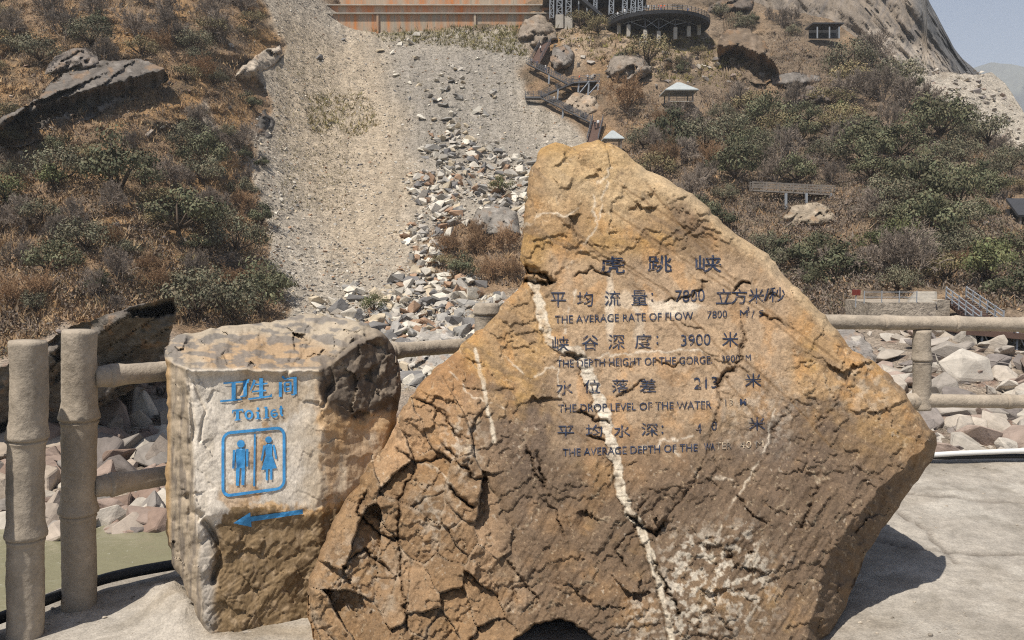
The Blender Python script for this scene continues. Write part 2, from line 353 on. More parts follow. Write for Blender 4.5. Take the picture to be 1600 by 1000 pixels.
nb = len(V); V = np.concatenate([V, back]); col = np.concatenate([col, col[-nX:]])
j = np.arange(nX - 1); quads = np.concatenate([quads, np.stack([(nU - 1) * nX + j, (nU - 1) * nX + j + 1, nb + j + 1, nb + j], -1)])
tag(mesh_obj("hillside", V, [quads], M['terrain'], col=np.clip(col, .01, 1)), kind='structure')

# river
mb = MB(); mb.add([(-260, -60, -12), (260, -60, -12), (260, 60, -12), (-260, 60, -12)], [[(0, 1, 2, 3)]])
tag(mb.build("river", M['water']), kind='structure')

# tall grey cliff behind the right slope
gx = np.arange(1110, 1560, 3.0); U = np.linspace(0, 1, 80)
tp = np.interp(gx, [1110, 1440, 1449, 1470, 1490, 1505, 1528, 1534, 1560], [-110, -110, -4, 36, 74, 92, 113, 122, 150]) + 1.6 * fbm(gx / 18, gx * 0, 1.2, 3)
PX = np.tile(gx, (len(U), 1)); PY = 165 + (tp[None] - 165) * U[:, None]; px, py = PX.ravel(), PY.ravel()
Yb = 226 + 16 * sm(1130, 1300, px) + 40 * np.clip((px - 1330) / 200, 0, 2) ** 2 + (120 - py) * .22
edge = np.interp(px, gx, tp); Yb = Yb + 14 * np.exp(-np.maximum(py - edge, 0) / 14)
q = P(px, py, Yb); Yb = Yb + 5 * ridged(q[:, 0] / 11 + q[:, 2] / 30, q[:, 2] / 34, 3.1, 6) + 1.6 * ridged(q[:, 0] / 4 + q[:, 2] / 9, q[:, 2] / 14, 1.4, 4); V = P(px, py, Yb)
cc = np.zeros((len(px), 3)) + (.225, .185, .145)
w_ = 16 * fbm(px / 30, py / 30, 5.1, 4)
cc = lerp(cc, (.36, .305, .245), soft(px + w_, py + w_, [(1360,60),(1385,40),(1400,60),(1470,90),(1490,120),(1400,118)], 10) * .9)
cc = lerp(cc, (.17, .15, .135), sm(.1, .6, fbm((px + .5 * py) / 8, py / 90, 1.9, 4)) * .7)
cc = lerp(cc, (.13, .125, .12), soft(px + w_ * .6, py, [(1425,-20),(1450,-20),(1530,118),(1500,122),(1482,100),(1440,40)], 8))
nU, nX = PX.shape; ii, jj = np.meshgrid(np.arange(nU - 1), np.arange(nX - 1), indexing='ij'); a = (ii * nX + jj).ravel()
quads = np.stack([a, a + 1, a + nX + 1, a + nX], -1); back = P(gx, tp, Yb.reshape(nU, nX)[-1] + 70); back[:, 2] -= 50
nb = len(V); V = np.concatenate([V, back]); cc = np.concatenate([cc, cc[-nX:]]); j = np.arange(nX - 1)
quads = np.concatenate([quads, np.stack([(nU - 1) * nX + j, (nU - 1) * nX + j + 1, nb + j + 1, nb + j], -1)])
tag(mesh_obj("cliff", V, [quads], M['cliff'], col=cc), kind='structure')

# distant range
gx = np.arange(700, 2400, 8.0); tp = np.interp(gx, [700, 1380, 1500, 1550, 1575, 1600, 1660, 1800, 2400], [150, 150, 112, 97, 99, 105, 112, 90, 140]) + 4 * fbm(gx / 60, gx * 0, 1, 4)
U = np.linspace(0, 1, 40); PX = np.tile(gx, (len(U), 1)); PY = 520 + (tp[None] - 520) * U[:, None]; px, py = PX.ravel(), PY.ravel()
Yb = 4400 - 3.0 * (py - 100) + 150 * ridged(px / 40 + py / 90, py / 90, 2, 4); V = P(px, py, Yb)
nU, nX = PX.shape; ii, jj = np.meshgrid(np.arange(nU - 1), np.arange(nX - 1), indexing='ij'); a = (ii * nX + jj).ravel()
M['mount'] = make_mat("far_forest", base=(.09, .095, .07), rough=1, var=((.006, .3), (.02, .3)), bump=(), spec=0, world_pos=True)
tag(mesh_obj("mountain", V, [np.stack([a, a + 1, a + nX + 1, a + nX], -1)], M['mount']), kind='structure')

# ------------------------------------------------------------------ the platform we stand on
GP = [(-2.6,-4),(-2.5,3.2),(-2.3,3.5),(-2.17,3.74),(-1.78,4.08),(-0.75,5.02),(-0.28,5.55),(0.6,5.66),(2.9,5.72),(6,5.85),(10,6),(10,-4)]
GP = jag(GP, .22, .018, 5)
MOUND = [(-1.62, 3.56), (-1.44, 3.36)]
GCR = [[(1.5,4.6),(2.1,4.2),(2.9,4.05),(3.4,3.3)], [(1.9,5.3),(2.6,4.9),(3.4,4.75)], [(2.5,3.0),(3.0,3.5),(3.2,4.1)], [(2.2,5.0),(2.35,4.5),(2.3,4.0)], [(-1.9,3.1),(-1.5,3.0),(-1.1,2.7)]]
def ground_col(x, y):
    c = np.zeros((len(x), 3)) + (.325, .292, .247); n1 = fbm(x / .9, y / .5, 3.1, 5); n2 = fbm(x / .25, y / .16, 5.1, 4)
    c = lerp(c, (.255, .225, .185), sm(-.05, .55, n1) * .75); c = lerp(c, (.42, .385, .33), sm(.15, .6, fbm(x / .5, y / .4, 8.1, 4)) * .7); c = lerp(c, (.21, .185, .15), sm(.2, .6, n2) * .55)
    w = .05 * fbm(x / .3, y / .3, 6.6, 3)
    for ln in GCR: c = lerp(c, (.12, .10, .08), np.exp(-(near(x + w, y - w, ln)[0] / .016) ** 2) * .8)
    dirt = np.exp(-(near(x, y, [(-1.5, 3.5), (-1.25, 3.28), (-1.0, 3.3), (-.75, 3.4), (-.62, 3.0)])[0] / .16) ** 2); c = lerp(c, (.24, .195, .14), dirt * (.35 + .5 * sm(-.2, .4, n2)))
    dirt = np.exp(-(near(x, y, [(.95, 2.9), (1.25, 3.1), (1.4, 3.6)])[0] / .22) ** 2); c = lerp(c, (.22, .18, .135), dirt * (.35 + .5 * sm(-.2, .4, n2)))
    eg = near(x, y, [(-2.2, 2), (-2.17, 3.74), (-1.78, 4.08), (-.75, 5.02), (-.28, 5.55), (.6, 5.66), (2.9, 5.72), (6, 5.85)])[0]; return lerp(c, (.20, .175, .14), np.exp(-(eg / .18) ** 2) * (.3 + .5 * sm(-.2, .4, n2)))
def ground_z(x, y):
    x = np.asarray(x, float); y = np.asarray(y, float)
    z = -.01 + .014 * fbm(x / .9, y / .9, 1.1, 4) + .004 * fbm(x / .12, y / .12, 2.2, 3) + .10 * sm(.4, 2.4, x) * sm(3.6, 5.4, y)
    d = near(x, y, MOUND)[0]; z = z + .085 * np.exp(-(d / .11) ** 2) * (1 + .6 * fbm(x / .09, y / .09, 4.4, 4))
    w = .05 * fbm(x / .3, y / .3, 6.6, 3)
    for ln in GCR:
        z = z - .018 * np.exp(-(near(x + w, y - w, ln)[0] / .014) ** 2)
    return z
vx, vy, q, bd = clip_grid(GP, .028); vz = ground_z(vx, vy)
V = np.stack([vx, vy, vz], -1)
GPd = np.array(GP); n = len(GPd); cen = GPd.mean(0); dirs = GPd - cen; dirs /= np.linalg.norm(dirs, axis=1)[:, None]
rings = [np.column_stack([GPd + dirs * o, np.full(n, 0) + (ground_z(GPd[:, 0], GPd[:, 1]) if k == 0 else zz)]) for k, (o, zz) in enumerate(((0, 0), (.03, -.25), (.35, -3), (1.6, -13.5)))]
base = len(V); V = np.concatenate([V] + rings); F2 = []
for k in range(3):
    i = np.arange(n); F2.append(np.stack([base + k * n + i, base + k * n + (i + 1) % n, base + (k + 1) * n + (i + 1) % n, base + (k + 1) * n + i], -1))
tag(mesh_obj("ground", V, [q] + F2, M['ground'], col=ground_col(V[:, 0], V[:, 1])), kind='structure')

# ------------------------------------------------------------------ relief rocks: front from a depth function, rounded back
def relief_rock(name, outline, step, depth, thick, R, mat, color, parent=None):
    vx, vy, q, bd = clip_grid(outline, step); d = near(vx, vy, outline, True)[0]; d[bd] = 0
    Yf = depth(vx, vy, d); Yb = Yf + .01 * (d > 0) + thick * np.minimum(d / R, 1) ** .6
    Vf = P(vx, vy, Yf); inn = ~bd; map_b = np.arange(len(vx)); map_b[inn] = len(vx) + np.arange(inn.sum())
    Vb = P(vx[inn], vy[inn], Yb[inn] + .0); c = color(vx, vy, d)
    V = np.concatenate([Vf, Vb]); C = np.concatenate([c, c[inn]])
    return mesh_obj(name, V, [q, map_b[q][:, ::-1]], mat, parent, True, np.clip(C, .01, 1))
def blob(px, py, cx, cy, rx, ry, wob, w=.35):
    d = np.hypot((px - cx) / rx, (py - cy) / ry) + wob
    return 1 - sm(1 - w, 1 + w, d)

# --- inscribed boulder
B_OUT = [(830,262),(845,232),(868,222),(893,230),(905,226),(935,218),(962,228),(985,246),(1010,266),(1040,278),(1075,300),(1100,318),(1130,350),(1165,375),(1192,392),(1205,405),(1222,428),(1248,450),(1270,475),(1290,492),(1308,515),(1325,540),(1345,553),(1372,570),(1395,590),(1415,612),(1430,640),(1445,658),(1460,675),(1464,695),(1455,722),(1440,742),(1415,775),(1392,810),(1372,838),(1350,872),(1335,915),(1318,955),(1300,985),(1285,1020),(1268,1090),(508,1090),(492,1005),(480,955),(482,905),(500,860),(530,800),(540,780),(562,757),(575,725),(600,700),(625,645),(640,620),(665,590),(700,560),(730,530),(762,505),(790,470),(815,445),(822,425),(812,405),(818,370),(820,330),(825,290)]
B_OUT = jag(B_OUT, 9, 1.5, 3)
VEIN = [(832,440),(843,470),(848,500),(857,530),(880,548),(902,548),(913,572),(932,612),(944,652),(954,690),(964,728),(971,768),(984,800),(1004,832),(1018,872),(1028,902),(1040,950),(1052,1010)]
VEIN2 = [(742,545),(750,580),(757,612),(765,650),(773,690)]
THIN = [[(945,285),(940,320),(934,350),(917,378),(903,402),(886,418)],[(815,356),(836,350),(842,334),(850,331),(884,338),(905,324)],[(700,575),(740,620),(790,640)],[(900,455),(880,520),(870,600),(880,640)],[(1052,700),(1090,745),(1150,750)],[(1210,640),(1195,700),(1150,780),(1120,840)],[(1080,680),(1000,700)],[(640,720),(690,735),(720,780),(700,830)],[(930,345),(925,300),(955,262)],[(790,560),(830,590),(905,560),(1010,550),(1110,548)]]
BED = [[(860,330),(935,395),(1010,440)],[(920,375),(1040,455),(1120,540),(1200,612)],[(955,330),(1060,400),(1180,480),(1260,545)],[(970,290),(1060,350),(1150,440)],[(1010,285),(1060,350),(1120,395)],[(1080,400),(1180,470),(1310,565)],[(1160,560),(1240,630),(1300,700)],[(990,445),(1090,540),(1190,660)],[(860,640),(930,700)],[(1050,250),(1150,385)]]
CRACK = [([(896,432),(912,428),(924,419),(940,428),(958,438)],4,.02),([(815,418),(845,428),(866,440)],9,.07),([(818,436),(840,442),(858,446)],7,.06),([(1033,476),(1045,468),(1070,466),(1096,452),(1100,440),(1112,440)],3,.018),([(1146,455),(1160,441),(1172,446)],4,.03),
 ([(1160,505),(1163,530),(1158,560),(1150,580)],5,.022),([(1150,575),(1130,592),(1122,606)],7,.04),([(1122,606),(1128,625),(1118,650),(1112,690),(1100,720),(1080,765),(1050,800),(1040,812)],3,.012),([(980,800),(1000,822),(1022,834),(1046,812)],6,.05),([(880,548),(890,556),(905,558),(912,552)],5,.04),([(960,620),(985,610),(1005,590)],3,.015),([(1020,560),(1050,575),(1060,565)],2.5,.015),
 ([(1210,460),(1195,470)],3,.02),([(1190,488),(1230,510)],3,.018),([(900,640),(925,655),(955,662)],4,.03),([(920,680),(945,690)],4,.025),([(700,755),(724,782),(742,792)],5,.06),([(620,700),(650,724),(690,715)],4,.03),([(690,690),(735,745),(760,752)],4,.03),([(580,760),(560,800),(600,840),(635,845)],4,.035),([(650,720),(625,780),(622,860),(632,940),(640,1000)],4,.03),([(540,880),(570,860),(620,900)],4,.03),([(820,690),(835,740),(850,760),(835,700)],4,.03),([(850,780),(870,800),(880,840)],3,.02),([(790,870),(820,910),(845,940)],3,.02),([(1010,770),(990,830),(960,860),(985,890)],3,.02),([(1240,640),(1210,670),(1195,720)],3,.012),([(1330,580),(1300,640),(1240,720)],3,.010),([(1150,770),(1170,800),(1200,820)],3,.02),([(1280,760),(1250,830)],4,.025),([(1020,870),(1035,905),(1068,970)],4,.035),([(1060,500),(1100,520)],2,.01),([(640,620),(690,640),(720,690)],4,.03)]
TEXTZ = [(858,395),(1240,395),(1240,720),(860,720)]
rsB = np.random.RandomState(4)
CEL = np.column_stack([rsB.uniform(460, 860, 60), rsB.uniform(560, 1060, 60)]); CELR = rsB.normal(size=(60, 3)); CELC = rsB.uniform(size=60)
def cells(px, py, sx=1.0, sy=1.0):
    wx = px + 5 * fbm(px / 30, py / 30, 3.3, 2); wy = (py + 5 * fbm(px / 30, py / 30, 7.7, 2) - .35 * (px - 650)) * .72 + 200
    b1 = np.full(px.shape, 1e9); b2 = b1.copy(); k = np.zeros(px.shape, int)
    for i, (cx, cy) in enumerate(CEL):
        d = np.hypot((wx - cx) * sx, (wy - cy) * sy); m = d < b1
        b2 = np.where(m, b1, np.minimum(b2, d)); k = np.where(m, i, k); b1 = np.where(m, d, b1)
    return k, b2 - b1
CH = np.column_stack([rsB.uniform(470, 1470, 420), rsB.uniform(210, 1090, 420)]); CHR = rsB.normal(size=(420, 3))
def chips(px, py):
    wx = px + 6 * fbm(px / 16, py / 16, 13.3, 3); wy = py + 6 * fbm(px / 16, py / 16, 17.7, 3); u = (wx + .5 * wy) * .9; v = (wy - .45 * wx) * 1.25
    cu = (CH[:, 0] + .5 * CH[:, 1]) * .9; cv = (CH[:, 1] - .45 * CH[:, 0]) * 1.25
    b1 = np.full(px.shape, 1e9); b2 = b1.copy(); k = np.zeros(px.shape, int)
    for i in range(len(CH)):
        d = np.hypot(u - cu[i], v - cv[i]); m = d < b1; b2 = np.where(m, b1, np.minimum(b2, d)); k = np.where(m, i, k); b1 = np.where(m, d, b1)
    return k, b2 - b1, u - cu[k], v - cv[k]
def terrace(px, py):
    jx = 9 * fbm(px / 13, py / 13, 3.3, 3); jy = 9 * fbm(px / 13, py / 13, 8.3, 3)
    return fbm((px + jx) / 130 + py / 260, (py + jy) / 100, 8.8, 3) * 2.6
def b_fields(px, py):
    L = sm(800, 690, px + .25 * (py - 700) * -1 + 20 * fbm(px / 50, py / 50, 1.1, 2)) * sm(560, 650, py)
    txt = soft(px, py, TEXTZ, 25)
    return L, txt
def b_depth(px, py, d=None):
    px = np.asarray(px, float); py = np.asarray(py, float)
    if d is None: d = near(px, py, B_OUT, True)[0]
    Y = 3.0 + (1000 - py) / 780 * 1.2 + .0004 * np.maximum(760 - px, 0)
    Y = Y + .07 * (1 - np.minimum(d / 14, 1)) ** 2
    d2 = near(px, py, [(1470,690),(1440,745),(1392,812),(1350,875),(1318,958),(1285,1025),(1265,1095)])[0] + 7 * fbm(px / 30, py / 30, 2.2, 3)
    Y = Y + .24 * (1 - np.clip(d2 / np.interp(py, [690, 760, 900, 1000], [18, 40, 52, 34]), 0, 1))
    L, txt = b_fields(px, py)
    h = .045 * fbm(px / 250, py / 250, .5, 2) + .006 * fbm(px / 75, py / 75, 1.5, 2) * (1 - .6 * txt)
    tr = terrace(px, py); fr = tr - np.floor(tr)
    h = h + (.010 - .007 * txt) * (np.floor(tr) + sm(.0, .05, fr))
    k2, e2, lx2, ly2 = chips(px, py); r2 = CHR[k2]; pm = sm(-.15, .35, fbm(px / 90, py / 80, 4.9, 3)) * (1 - .75 * txt) * .75 + .06
    h = h + pm * (r2[:, 0] * .0028 + (r2[:, 1] * lx2 + r2[:, 2] * ly2) * .00036 - .003 * np.exp(-(e2 / 1.0) ** 2))
    ca, sa = math.cos(math.radians(-58)), math.sin(math.radians(-58)); a_ = px * ca + py * sa; c_ = -px * sa + py * ca
    low = sm(600, 800, py)
    h = h + (.0015 + .0045 * low) * fbm(a_ / 60, c_ / 9, 2.7, 3) + (.0009 + .0014 * (1 - txt)) * fbm(px / 8, py / 8, 3.9, 3)
    h = h + .0025 * (1 - .6 * txt) * np.maximum(ridged(px / 30, py / 16, 6.1, 3) - .6, 0)
    k, e = cells(px, py); r = CELR[k]; pl = r[:, 0] * .022 + (r[:, 1] * (px - CEL[k, 0]) + r[:, 2] * (py * .72 + 200 - .25 * (px - 650) - CEL[k, 1])) * .0007 - .012 * np.exp(-(e / 1.4) ** 2)
    h = h + pl * L
    wx = 5 * fbm(px / 16, py / 16, 5.5, 3); wy = 5 * fbm(px / 16, py / 16, 9.5, 3)
    jn = fbm(px / 9, py / 9, 41.0, 2)
    for ln, w, dep in CRACK:
        dd, _, _, sg, tt = near(px + wx, py + wy, ln); fade = sm(0, .12, tt) * sm(1, .88, tt)
        wj = w * .55 * (1 + .7 * jn); h = h - dep * fade * np.exp(-(dd / np.maximum(wj, .7)) ** 2) + .28 * dep * sg * fade * np.exp(-dd / (w * 4))
    for ln in BED: h = h - .0045 * np.exp(-(near(px + wx * .3, py + wy * .3, ln)[0] / 1.6) ** 2)
    dv, _, _, sg, tt = near(px + wx * .5, py + wy * .3, VEIN); vw = np.interp(tt, [0, .2, .4, .75, .85, 1], [8, 7, 10, 7, 5.5, 4]) * (1 + .45 * fbm(px / 22, py / 16, 31.1, 3))
    h = h + .005 * (1 - sm(vw - 1.5, vw + 1.5, dv)) * (1 + .6 * fbm(px / 12, py / 12, 3, 2)) - .012 * np.exp(-((dv - vw - 1) / 1.6) ** 2) * (sg < 0)
    fl = np.floor(fbm(px / 300, py / 24, 3.7, 2) * 4); h = h - .004 * (fl % 2) * (1 - sm(vw - 2, vw + 2, dv))
    # hollow beneath
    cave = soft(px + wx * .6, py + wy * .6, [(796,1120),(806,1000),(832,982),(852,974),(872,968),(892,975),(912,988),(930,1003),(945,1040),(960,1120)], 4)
    return Y - h * np.minimum(1, d / 3) + 1.1 * cave
def b_color(px, py, d):
    w = .35 * fbm(px / 60, py / 60, 2.1, 4); w2 = .5 * fbm(px / 20, py / 20, 6.1, 3); L, txt = b_fields(px, py)
    c = np.zeros((len(px), 3)) + (.325, .208, .105)
    c = lerp(c, (.38, .225, .075), sm(-.1, .6, fbm(px / 110, py / 90, 4.1, 4)) * .75)
    c = lerp(c, (.365, .25, .15), txt * .7); c = lerp(c, (.41, .215, .075), sm(.1, .5, fbm(px / 45, py / 60, 44.1, 4)) * .5); c = lerp(c, (.17, .115, .07), sm(.12, .5, fbm((px + .6 * py) / 90, (py - .6 * px) / 22, 54.1, 4)) * .55 * (1 - .4 * txt))
    c = lerp(c, (.45, .33, .19), blob(px, py, 990, 280, 130, 60, w) * .6)
    c = lerp(c, (.46, .22, .07), blob(px, py, 660, 690, 70, 60, w + w2 * .5) * .75)
    c = lerp(c, (.30, .15, .06), blob(px, py, 690, 590, 60, 55, w + w2 * .5) * .6)
    for cx, cy, rx, ry, am in ((790,760,110,140,.75),(1000,770,120,60,.55),(700,890,130,130,.65),(840,700,24,60,.7),(930,900,60,60,.4),(1140,760,120,70,.5),(1260,800,100,130,.7),(1230,690,70,50,.5),(1085,325,45,60,.55),(1110,900,120,110,.35),(640,660,45,35,.6),(1340,700,60,60,.35)):
        c = lerp(c, (.125, .088, .062), blob(px, py, cx, cy, rx, ry, w * 1.6 + w2 * .6, .5) * min(.9, am * 1.25))
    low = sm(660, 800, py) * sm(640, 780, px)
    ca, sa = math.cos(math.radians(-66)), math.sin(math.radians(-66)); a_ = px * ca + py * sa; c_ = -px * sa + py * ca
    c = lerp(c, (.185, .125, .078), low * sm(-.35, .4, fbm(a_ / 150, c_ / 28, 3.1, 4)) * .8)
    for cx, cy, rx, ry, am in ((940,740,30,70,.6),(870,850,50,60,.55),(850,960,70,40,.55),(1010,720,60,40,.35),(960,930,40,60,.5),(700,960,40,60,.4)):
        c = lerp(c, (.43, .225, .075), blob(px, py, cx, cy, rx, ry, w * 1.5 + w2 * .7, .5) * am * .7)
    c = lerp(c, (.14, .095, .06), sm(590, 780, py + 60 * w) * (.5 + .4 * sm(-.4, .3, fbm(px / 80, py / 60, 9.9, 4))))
    k, e = cells(px, py); cc = np.stack([.22 + .24 * CELC[k], .135 + .16 * CELC[k] ** 1.2, .065 + .10 * CELC[k] ** 1.6], -1); c = c + (cc - c) * (L * .55)[:, None]
    c = lerp(c, (.43, .36, .27), L * np.exp(-(e / 2.5) ** 2) * .5 * sm(-.3, .3, w2))
    for cx, cy, rx, ry, am in ((1120,880,70,50,.9),(1070,950,60,45,.85),(1170,930,50,50,.6),(1000,1000,40,25,.5),(560,900,50,60,.35),(1190,640,60,60,.25),(680,800,30,50,.4),(1350,600,50,40,.3),(720,700,30,45,.5)):
        c = lerp(c, (.52, .455, .36), blob(px, py, cx, cy, rx, ry, w * 1.4, .7) * sm(-.05, .35, fbm(px / 12, py / 12, 8.2, 4)) * am)
    fr_ = terrace(px, py) % 1.0; c = lerp(c, (.50, .40, .27), np.exp(-((fr_ - .03) / .03) ** 2) * .55 * (1 - .6 * txt) * sm(-.2, .3, w2)); c = lerp(c, (.12, .08, .05), np.exp(-((fr_ - .96) / .025) ** 2) * .6 * (1 - .5 * txt))  # highlight and shadow lines along the flaked steps, painted into the colour
    fleck = sm(.66, .76, fbm(px / 7, py / 9, 12.2, 3)) * sm(560, 760, py + 60 * w2); c = lerp(c, (.50, .42, .32), fleck * .55 * sm(-.1, .4, fbm(px / 60, py / 50, 71.1, 3)))
    fl2 = sm(.62, .8, fbm(px / 5, py / 5, 22.2, 2)); c = lerp(c, (.48, .36, .22), fl2 * .5)
    dk = sm(.45, .8, fbm(px / 8, py / 6, 32.2, 3)); c = lerp(c, (.17, .105, .055), dk * .55)
    wx = 5 * fbm(px / 16, py / 16, 5.5, 3); wy = 5 * fbm(px / 16, py / 16, 9.5, 3)
    for ln in BED: c = lerp(c, (.19, .115, .055), np.exp(-(near(px + wx * .3, py + wy * .3, ln)[0] / 1.7) ** 2) * .75)
    for ln in THIN:
        dd, _, _, _, tt = near(px + wx, py + wy, ln); c = lerp(c, (.58, .49, .37), np.exp(-(dd / 1.5) ** 2) * .75 * sm(-.5, .2, fbm(px / 14, py / 14, 2.5, 2)))
    patch = blob(px, py, 1050, 482, 45, 12, w2 * .8) + blob(px, py, 953, 480, 7, 50, w2 * .4) * .8 + blob(px, py, 990, 470, 40, 14, w2) * .5 + blob(px, py, 1000, 515, 8, 22, w2) * .5
    c = lerp(c, (.56, .47, .35), np.clip(patch, 0, 1) * .75)
    dv, _, _, sg, tt = near(px + wx * .5, py + wy * .3, VEIN); vw = np.interp(tt, [0, .2, .4, .75, .85, 1], [8, 7, 10, 7, 5.5, 4]) * (1 + .45 * fbm(px / 22, py / 16, 31.1, 3))
    c = lerp(c, (.56, .48, .365), (1 - sm(vw - 1.5, vw + 1, dv)) * (.95 - .6 * sm(-.1, .35, w2)))
    dv, _, _, sg, tt = near(px + wx * .5, py + wy * .3, VEIN2); c = lerp(c, (.52, .44, .33), (1 - sm(1.5, 4, dv)) * (.9 - .5 * sm(0, .4, w2)))
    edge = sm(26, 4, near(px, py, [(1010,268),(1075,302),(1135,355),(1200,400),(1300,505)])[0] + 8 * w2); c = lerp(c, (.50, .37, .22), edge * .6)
    for ln, w_, dep in CRACK:
        dd = near(px + wx, py + wy, ln)[0]; c = lerp(c, (.10, .065, .04), np.exp(-(dd / (w_ * .3 + .4)) ** 2) * .6)
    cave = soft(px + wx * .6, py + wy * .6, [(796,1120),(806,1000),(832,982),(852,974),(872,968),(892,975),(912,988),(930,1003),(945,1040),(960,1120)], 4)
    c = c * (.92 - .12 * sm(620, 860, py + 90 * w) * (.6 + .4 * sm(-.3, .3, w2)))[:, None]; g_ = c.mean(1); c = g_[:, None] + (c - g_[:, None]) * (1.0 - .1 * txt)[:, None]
    return lerp(c, (.05, .035, .025), cave)  # deep shade of the hollow painted in as near-black
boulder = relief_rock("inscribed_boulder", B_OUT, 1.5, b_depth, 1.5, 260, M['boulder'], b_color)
tag(boulder, "huge tan boulder with rows of carved dark blue Chinese and English lettering", "boulder")

# --- lettering laid on the stone
def glyphs(text, bold=0.0):
    cu = bpy.data.curves.new("t", 'FONT'); cu.body = text; cu.offset = bold; cu.resolution_u = 3
    o = bpy.data.objects.new("t", cu); COL.objects.link(o); dg = bpy.context.evaluated_depsgraph_get(); dg.update()
    me = bpy.data.meshes.new_from_object(o.evaluated_get(dg)); bm = bmesh.new(); bm.from_mesh(me)
    bmesh.ops.triangulate(bm, faces=bm.faces[:]); bpy.data.objects.remove(o); bpy.data.meshes.remove(me); return bm
def fine(bm, lim):
    for _ in range(6):
        es = [e for e in bm.edges if e.calc_length() > lim]
        if not es: break
        bmesh.ops.subdivide_edges(bm, edges=es, cuts=1); bmesh.ops.triangulate(bm, faces=[f for f in bm.faces if len(f.verts) > 3])
    V = np.array([v.co[:2] for v in bm.verts]); bm.verts.index_update(); Fc = np.array([[v.index for v in f.verts] for f in bm.faces]); bm.free(); return V, Fc
def fit(text, x0, x1, yl, yr, h, bold=0.0, lim=4.0):
    """glyphs stretched to x0..x1 (baseline middle yl at left, yr at right), height h; photograph coordinates"""
    bm = glyphs(text, bold); A = np.array([v.co[:2] for v in bm.verts]); lo, hi = A.min(0), A.max(0)
    for v in bm.verts:
        u = (v.co.x - lo[0]) / (hi[0] - lo[0]); w = (v.co.y - lo[1]) / (hi[1] - lo[1])
        v.co = (x0 + u * (x1 - x0), yl + (yr - yl) * u + (.5 - w) * h, 0)
    return fine(bm, lim)
def on_stone(name, pieces, depth, mat, parent, lift=.0055, label=None):
    mb = MB()
    for V2, Fc in pieces:
        Yv = depth(V2[:, 0], V2[:, 1]) - lift; mb.add(P(V2[:, 0], V2[:, 1], Yv), Fc)
    o = mb.build(name, mat, parent, True)
    if label: o["label"] = label
    return o
def cjk(chars, h=24, w=25, bold=.0): return [fit(c, x - w / 2, x + w / 2, y, y, h, bold) for c, x, y in chars]
def colon(x, y): return [fit("·", x - 1.6, x + 1.6, y + dy, y + dy, 3.2) for dy in (-5, 5)]
rows = []
rows.append(("chinese title", [fit(c, x - w / 2, x + w / 2, y, y, h, .006) for c, x, y, w, h in (("虎", 957, 414, 39, 27), ("跳", 1031, 412, 38, 26), ("峡", 1107, 412, 41, 27))]))
rows.append(("", cjk([("平", 872, 468), ("均", 914, 467), ("流", 957, 466), ("量", 999, 465), ("立", 1131, 463), ("方", 1155, 463), ("米", 1182, 462), ("秒", 1214, 460)], 23, 25) + colon(1019, 464) + [fit("7800", 1055, 1101, 463, 461, 19), fit("/", 1193, 1202, 461, 460, 19)]))
rows.append(("", [fit("THE AVERAGE RATE OF FLOW", 867, 1083, 499, 493, 12, .004), fit("7800", 1105, 1136, 492, 490, 11), fit("M", 1156, 1168, 490, 490, 11), fit("3", 1166, 1171, 483, 483, 8), fit("/", 1174, 1179, 491, 490, 12), fit("S", 1186, 1193, 490, 489, 10)]))
rows.append(("", cjk([("峡", 876, 537), ("谷", 922, 535), ("深", 963, 534), ("度", 1005, 533), ("米", 1141, 530)], 23, 26) + colon(1027, 531) + [fit("3900", 1064, 1110, 532, 530, 18)]))
rows.append(("", [fit("THE DEPTH HEIGHT OF THE GORGE.", 870, 1113, 568, 562, 12, .004), fit("3900", 1127, 1156, 561, 560, 11), fit("M", 1165, 1173, 559, 558, 9)]))
rows.append(("", cjk([("水", 882, 606), ("位", 925, 604), ("落", 969, 603), ("差", 1012, 602), ("米", 1177, 594)], 21, 26) + [fit("213", 1084, 1121, 599, 597, 18)]))
rows.append(("", [fit("THE DROP LEVEL OF THE WATER", 872, 1112, 638, 632, 12, .004), fit("M", 1156, 1166, 628, 628, 10, .02)]))
rows.append(("", cjk([("平", 884, 675), ("均", 928, 673), ("水", 972, 673), ("深", 1015, 671), ("米", 1183, 662)], 20, 26) + colon(1035, 671) + [fit("4", 1087, 1096, 669, 669, 15), fit("0", 1112, 1120, 666, 665, 14)]))
rows.append(("", [fit("THE AVERAGE DEPTH OF THE", 879, 1090, 707, 699, 12, .004), fit("WA", 1100, 1117, 698, 698, 11, .01)]))
for nm, pcs in rows: on_stone("carved_lettering", pcs, b_depth, M['navy'], boulder)
on_stone("carved_lettering", [fit("TER", 1119, 1143, 697, 695, 11), fit("40 M", 1156, 1193, 695, 693, 11), fit("13", 1133, 1145, 629, 628, 10)], b_depth, M['faded'], boulder, label="faded end of the carved lettering")

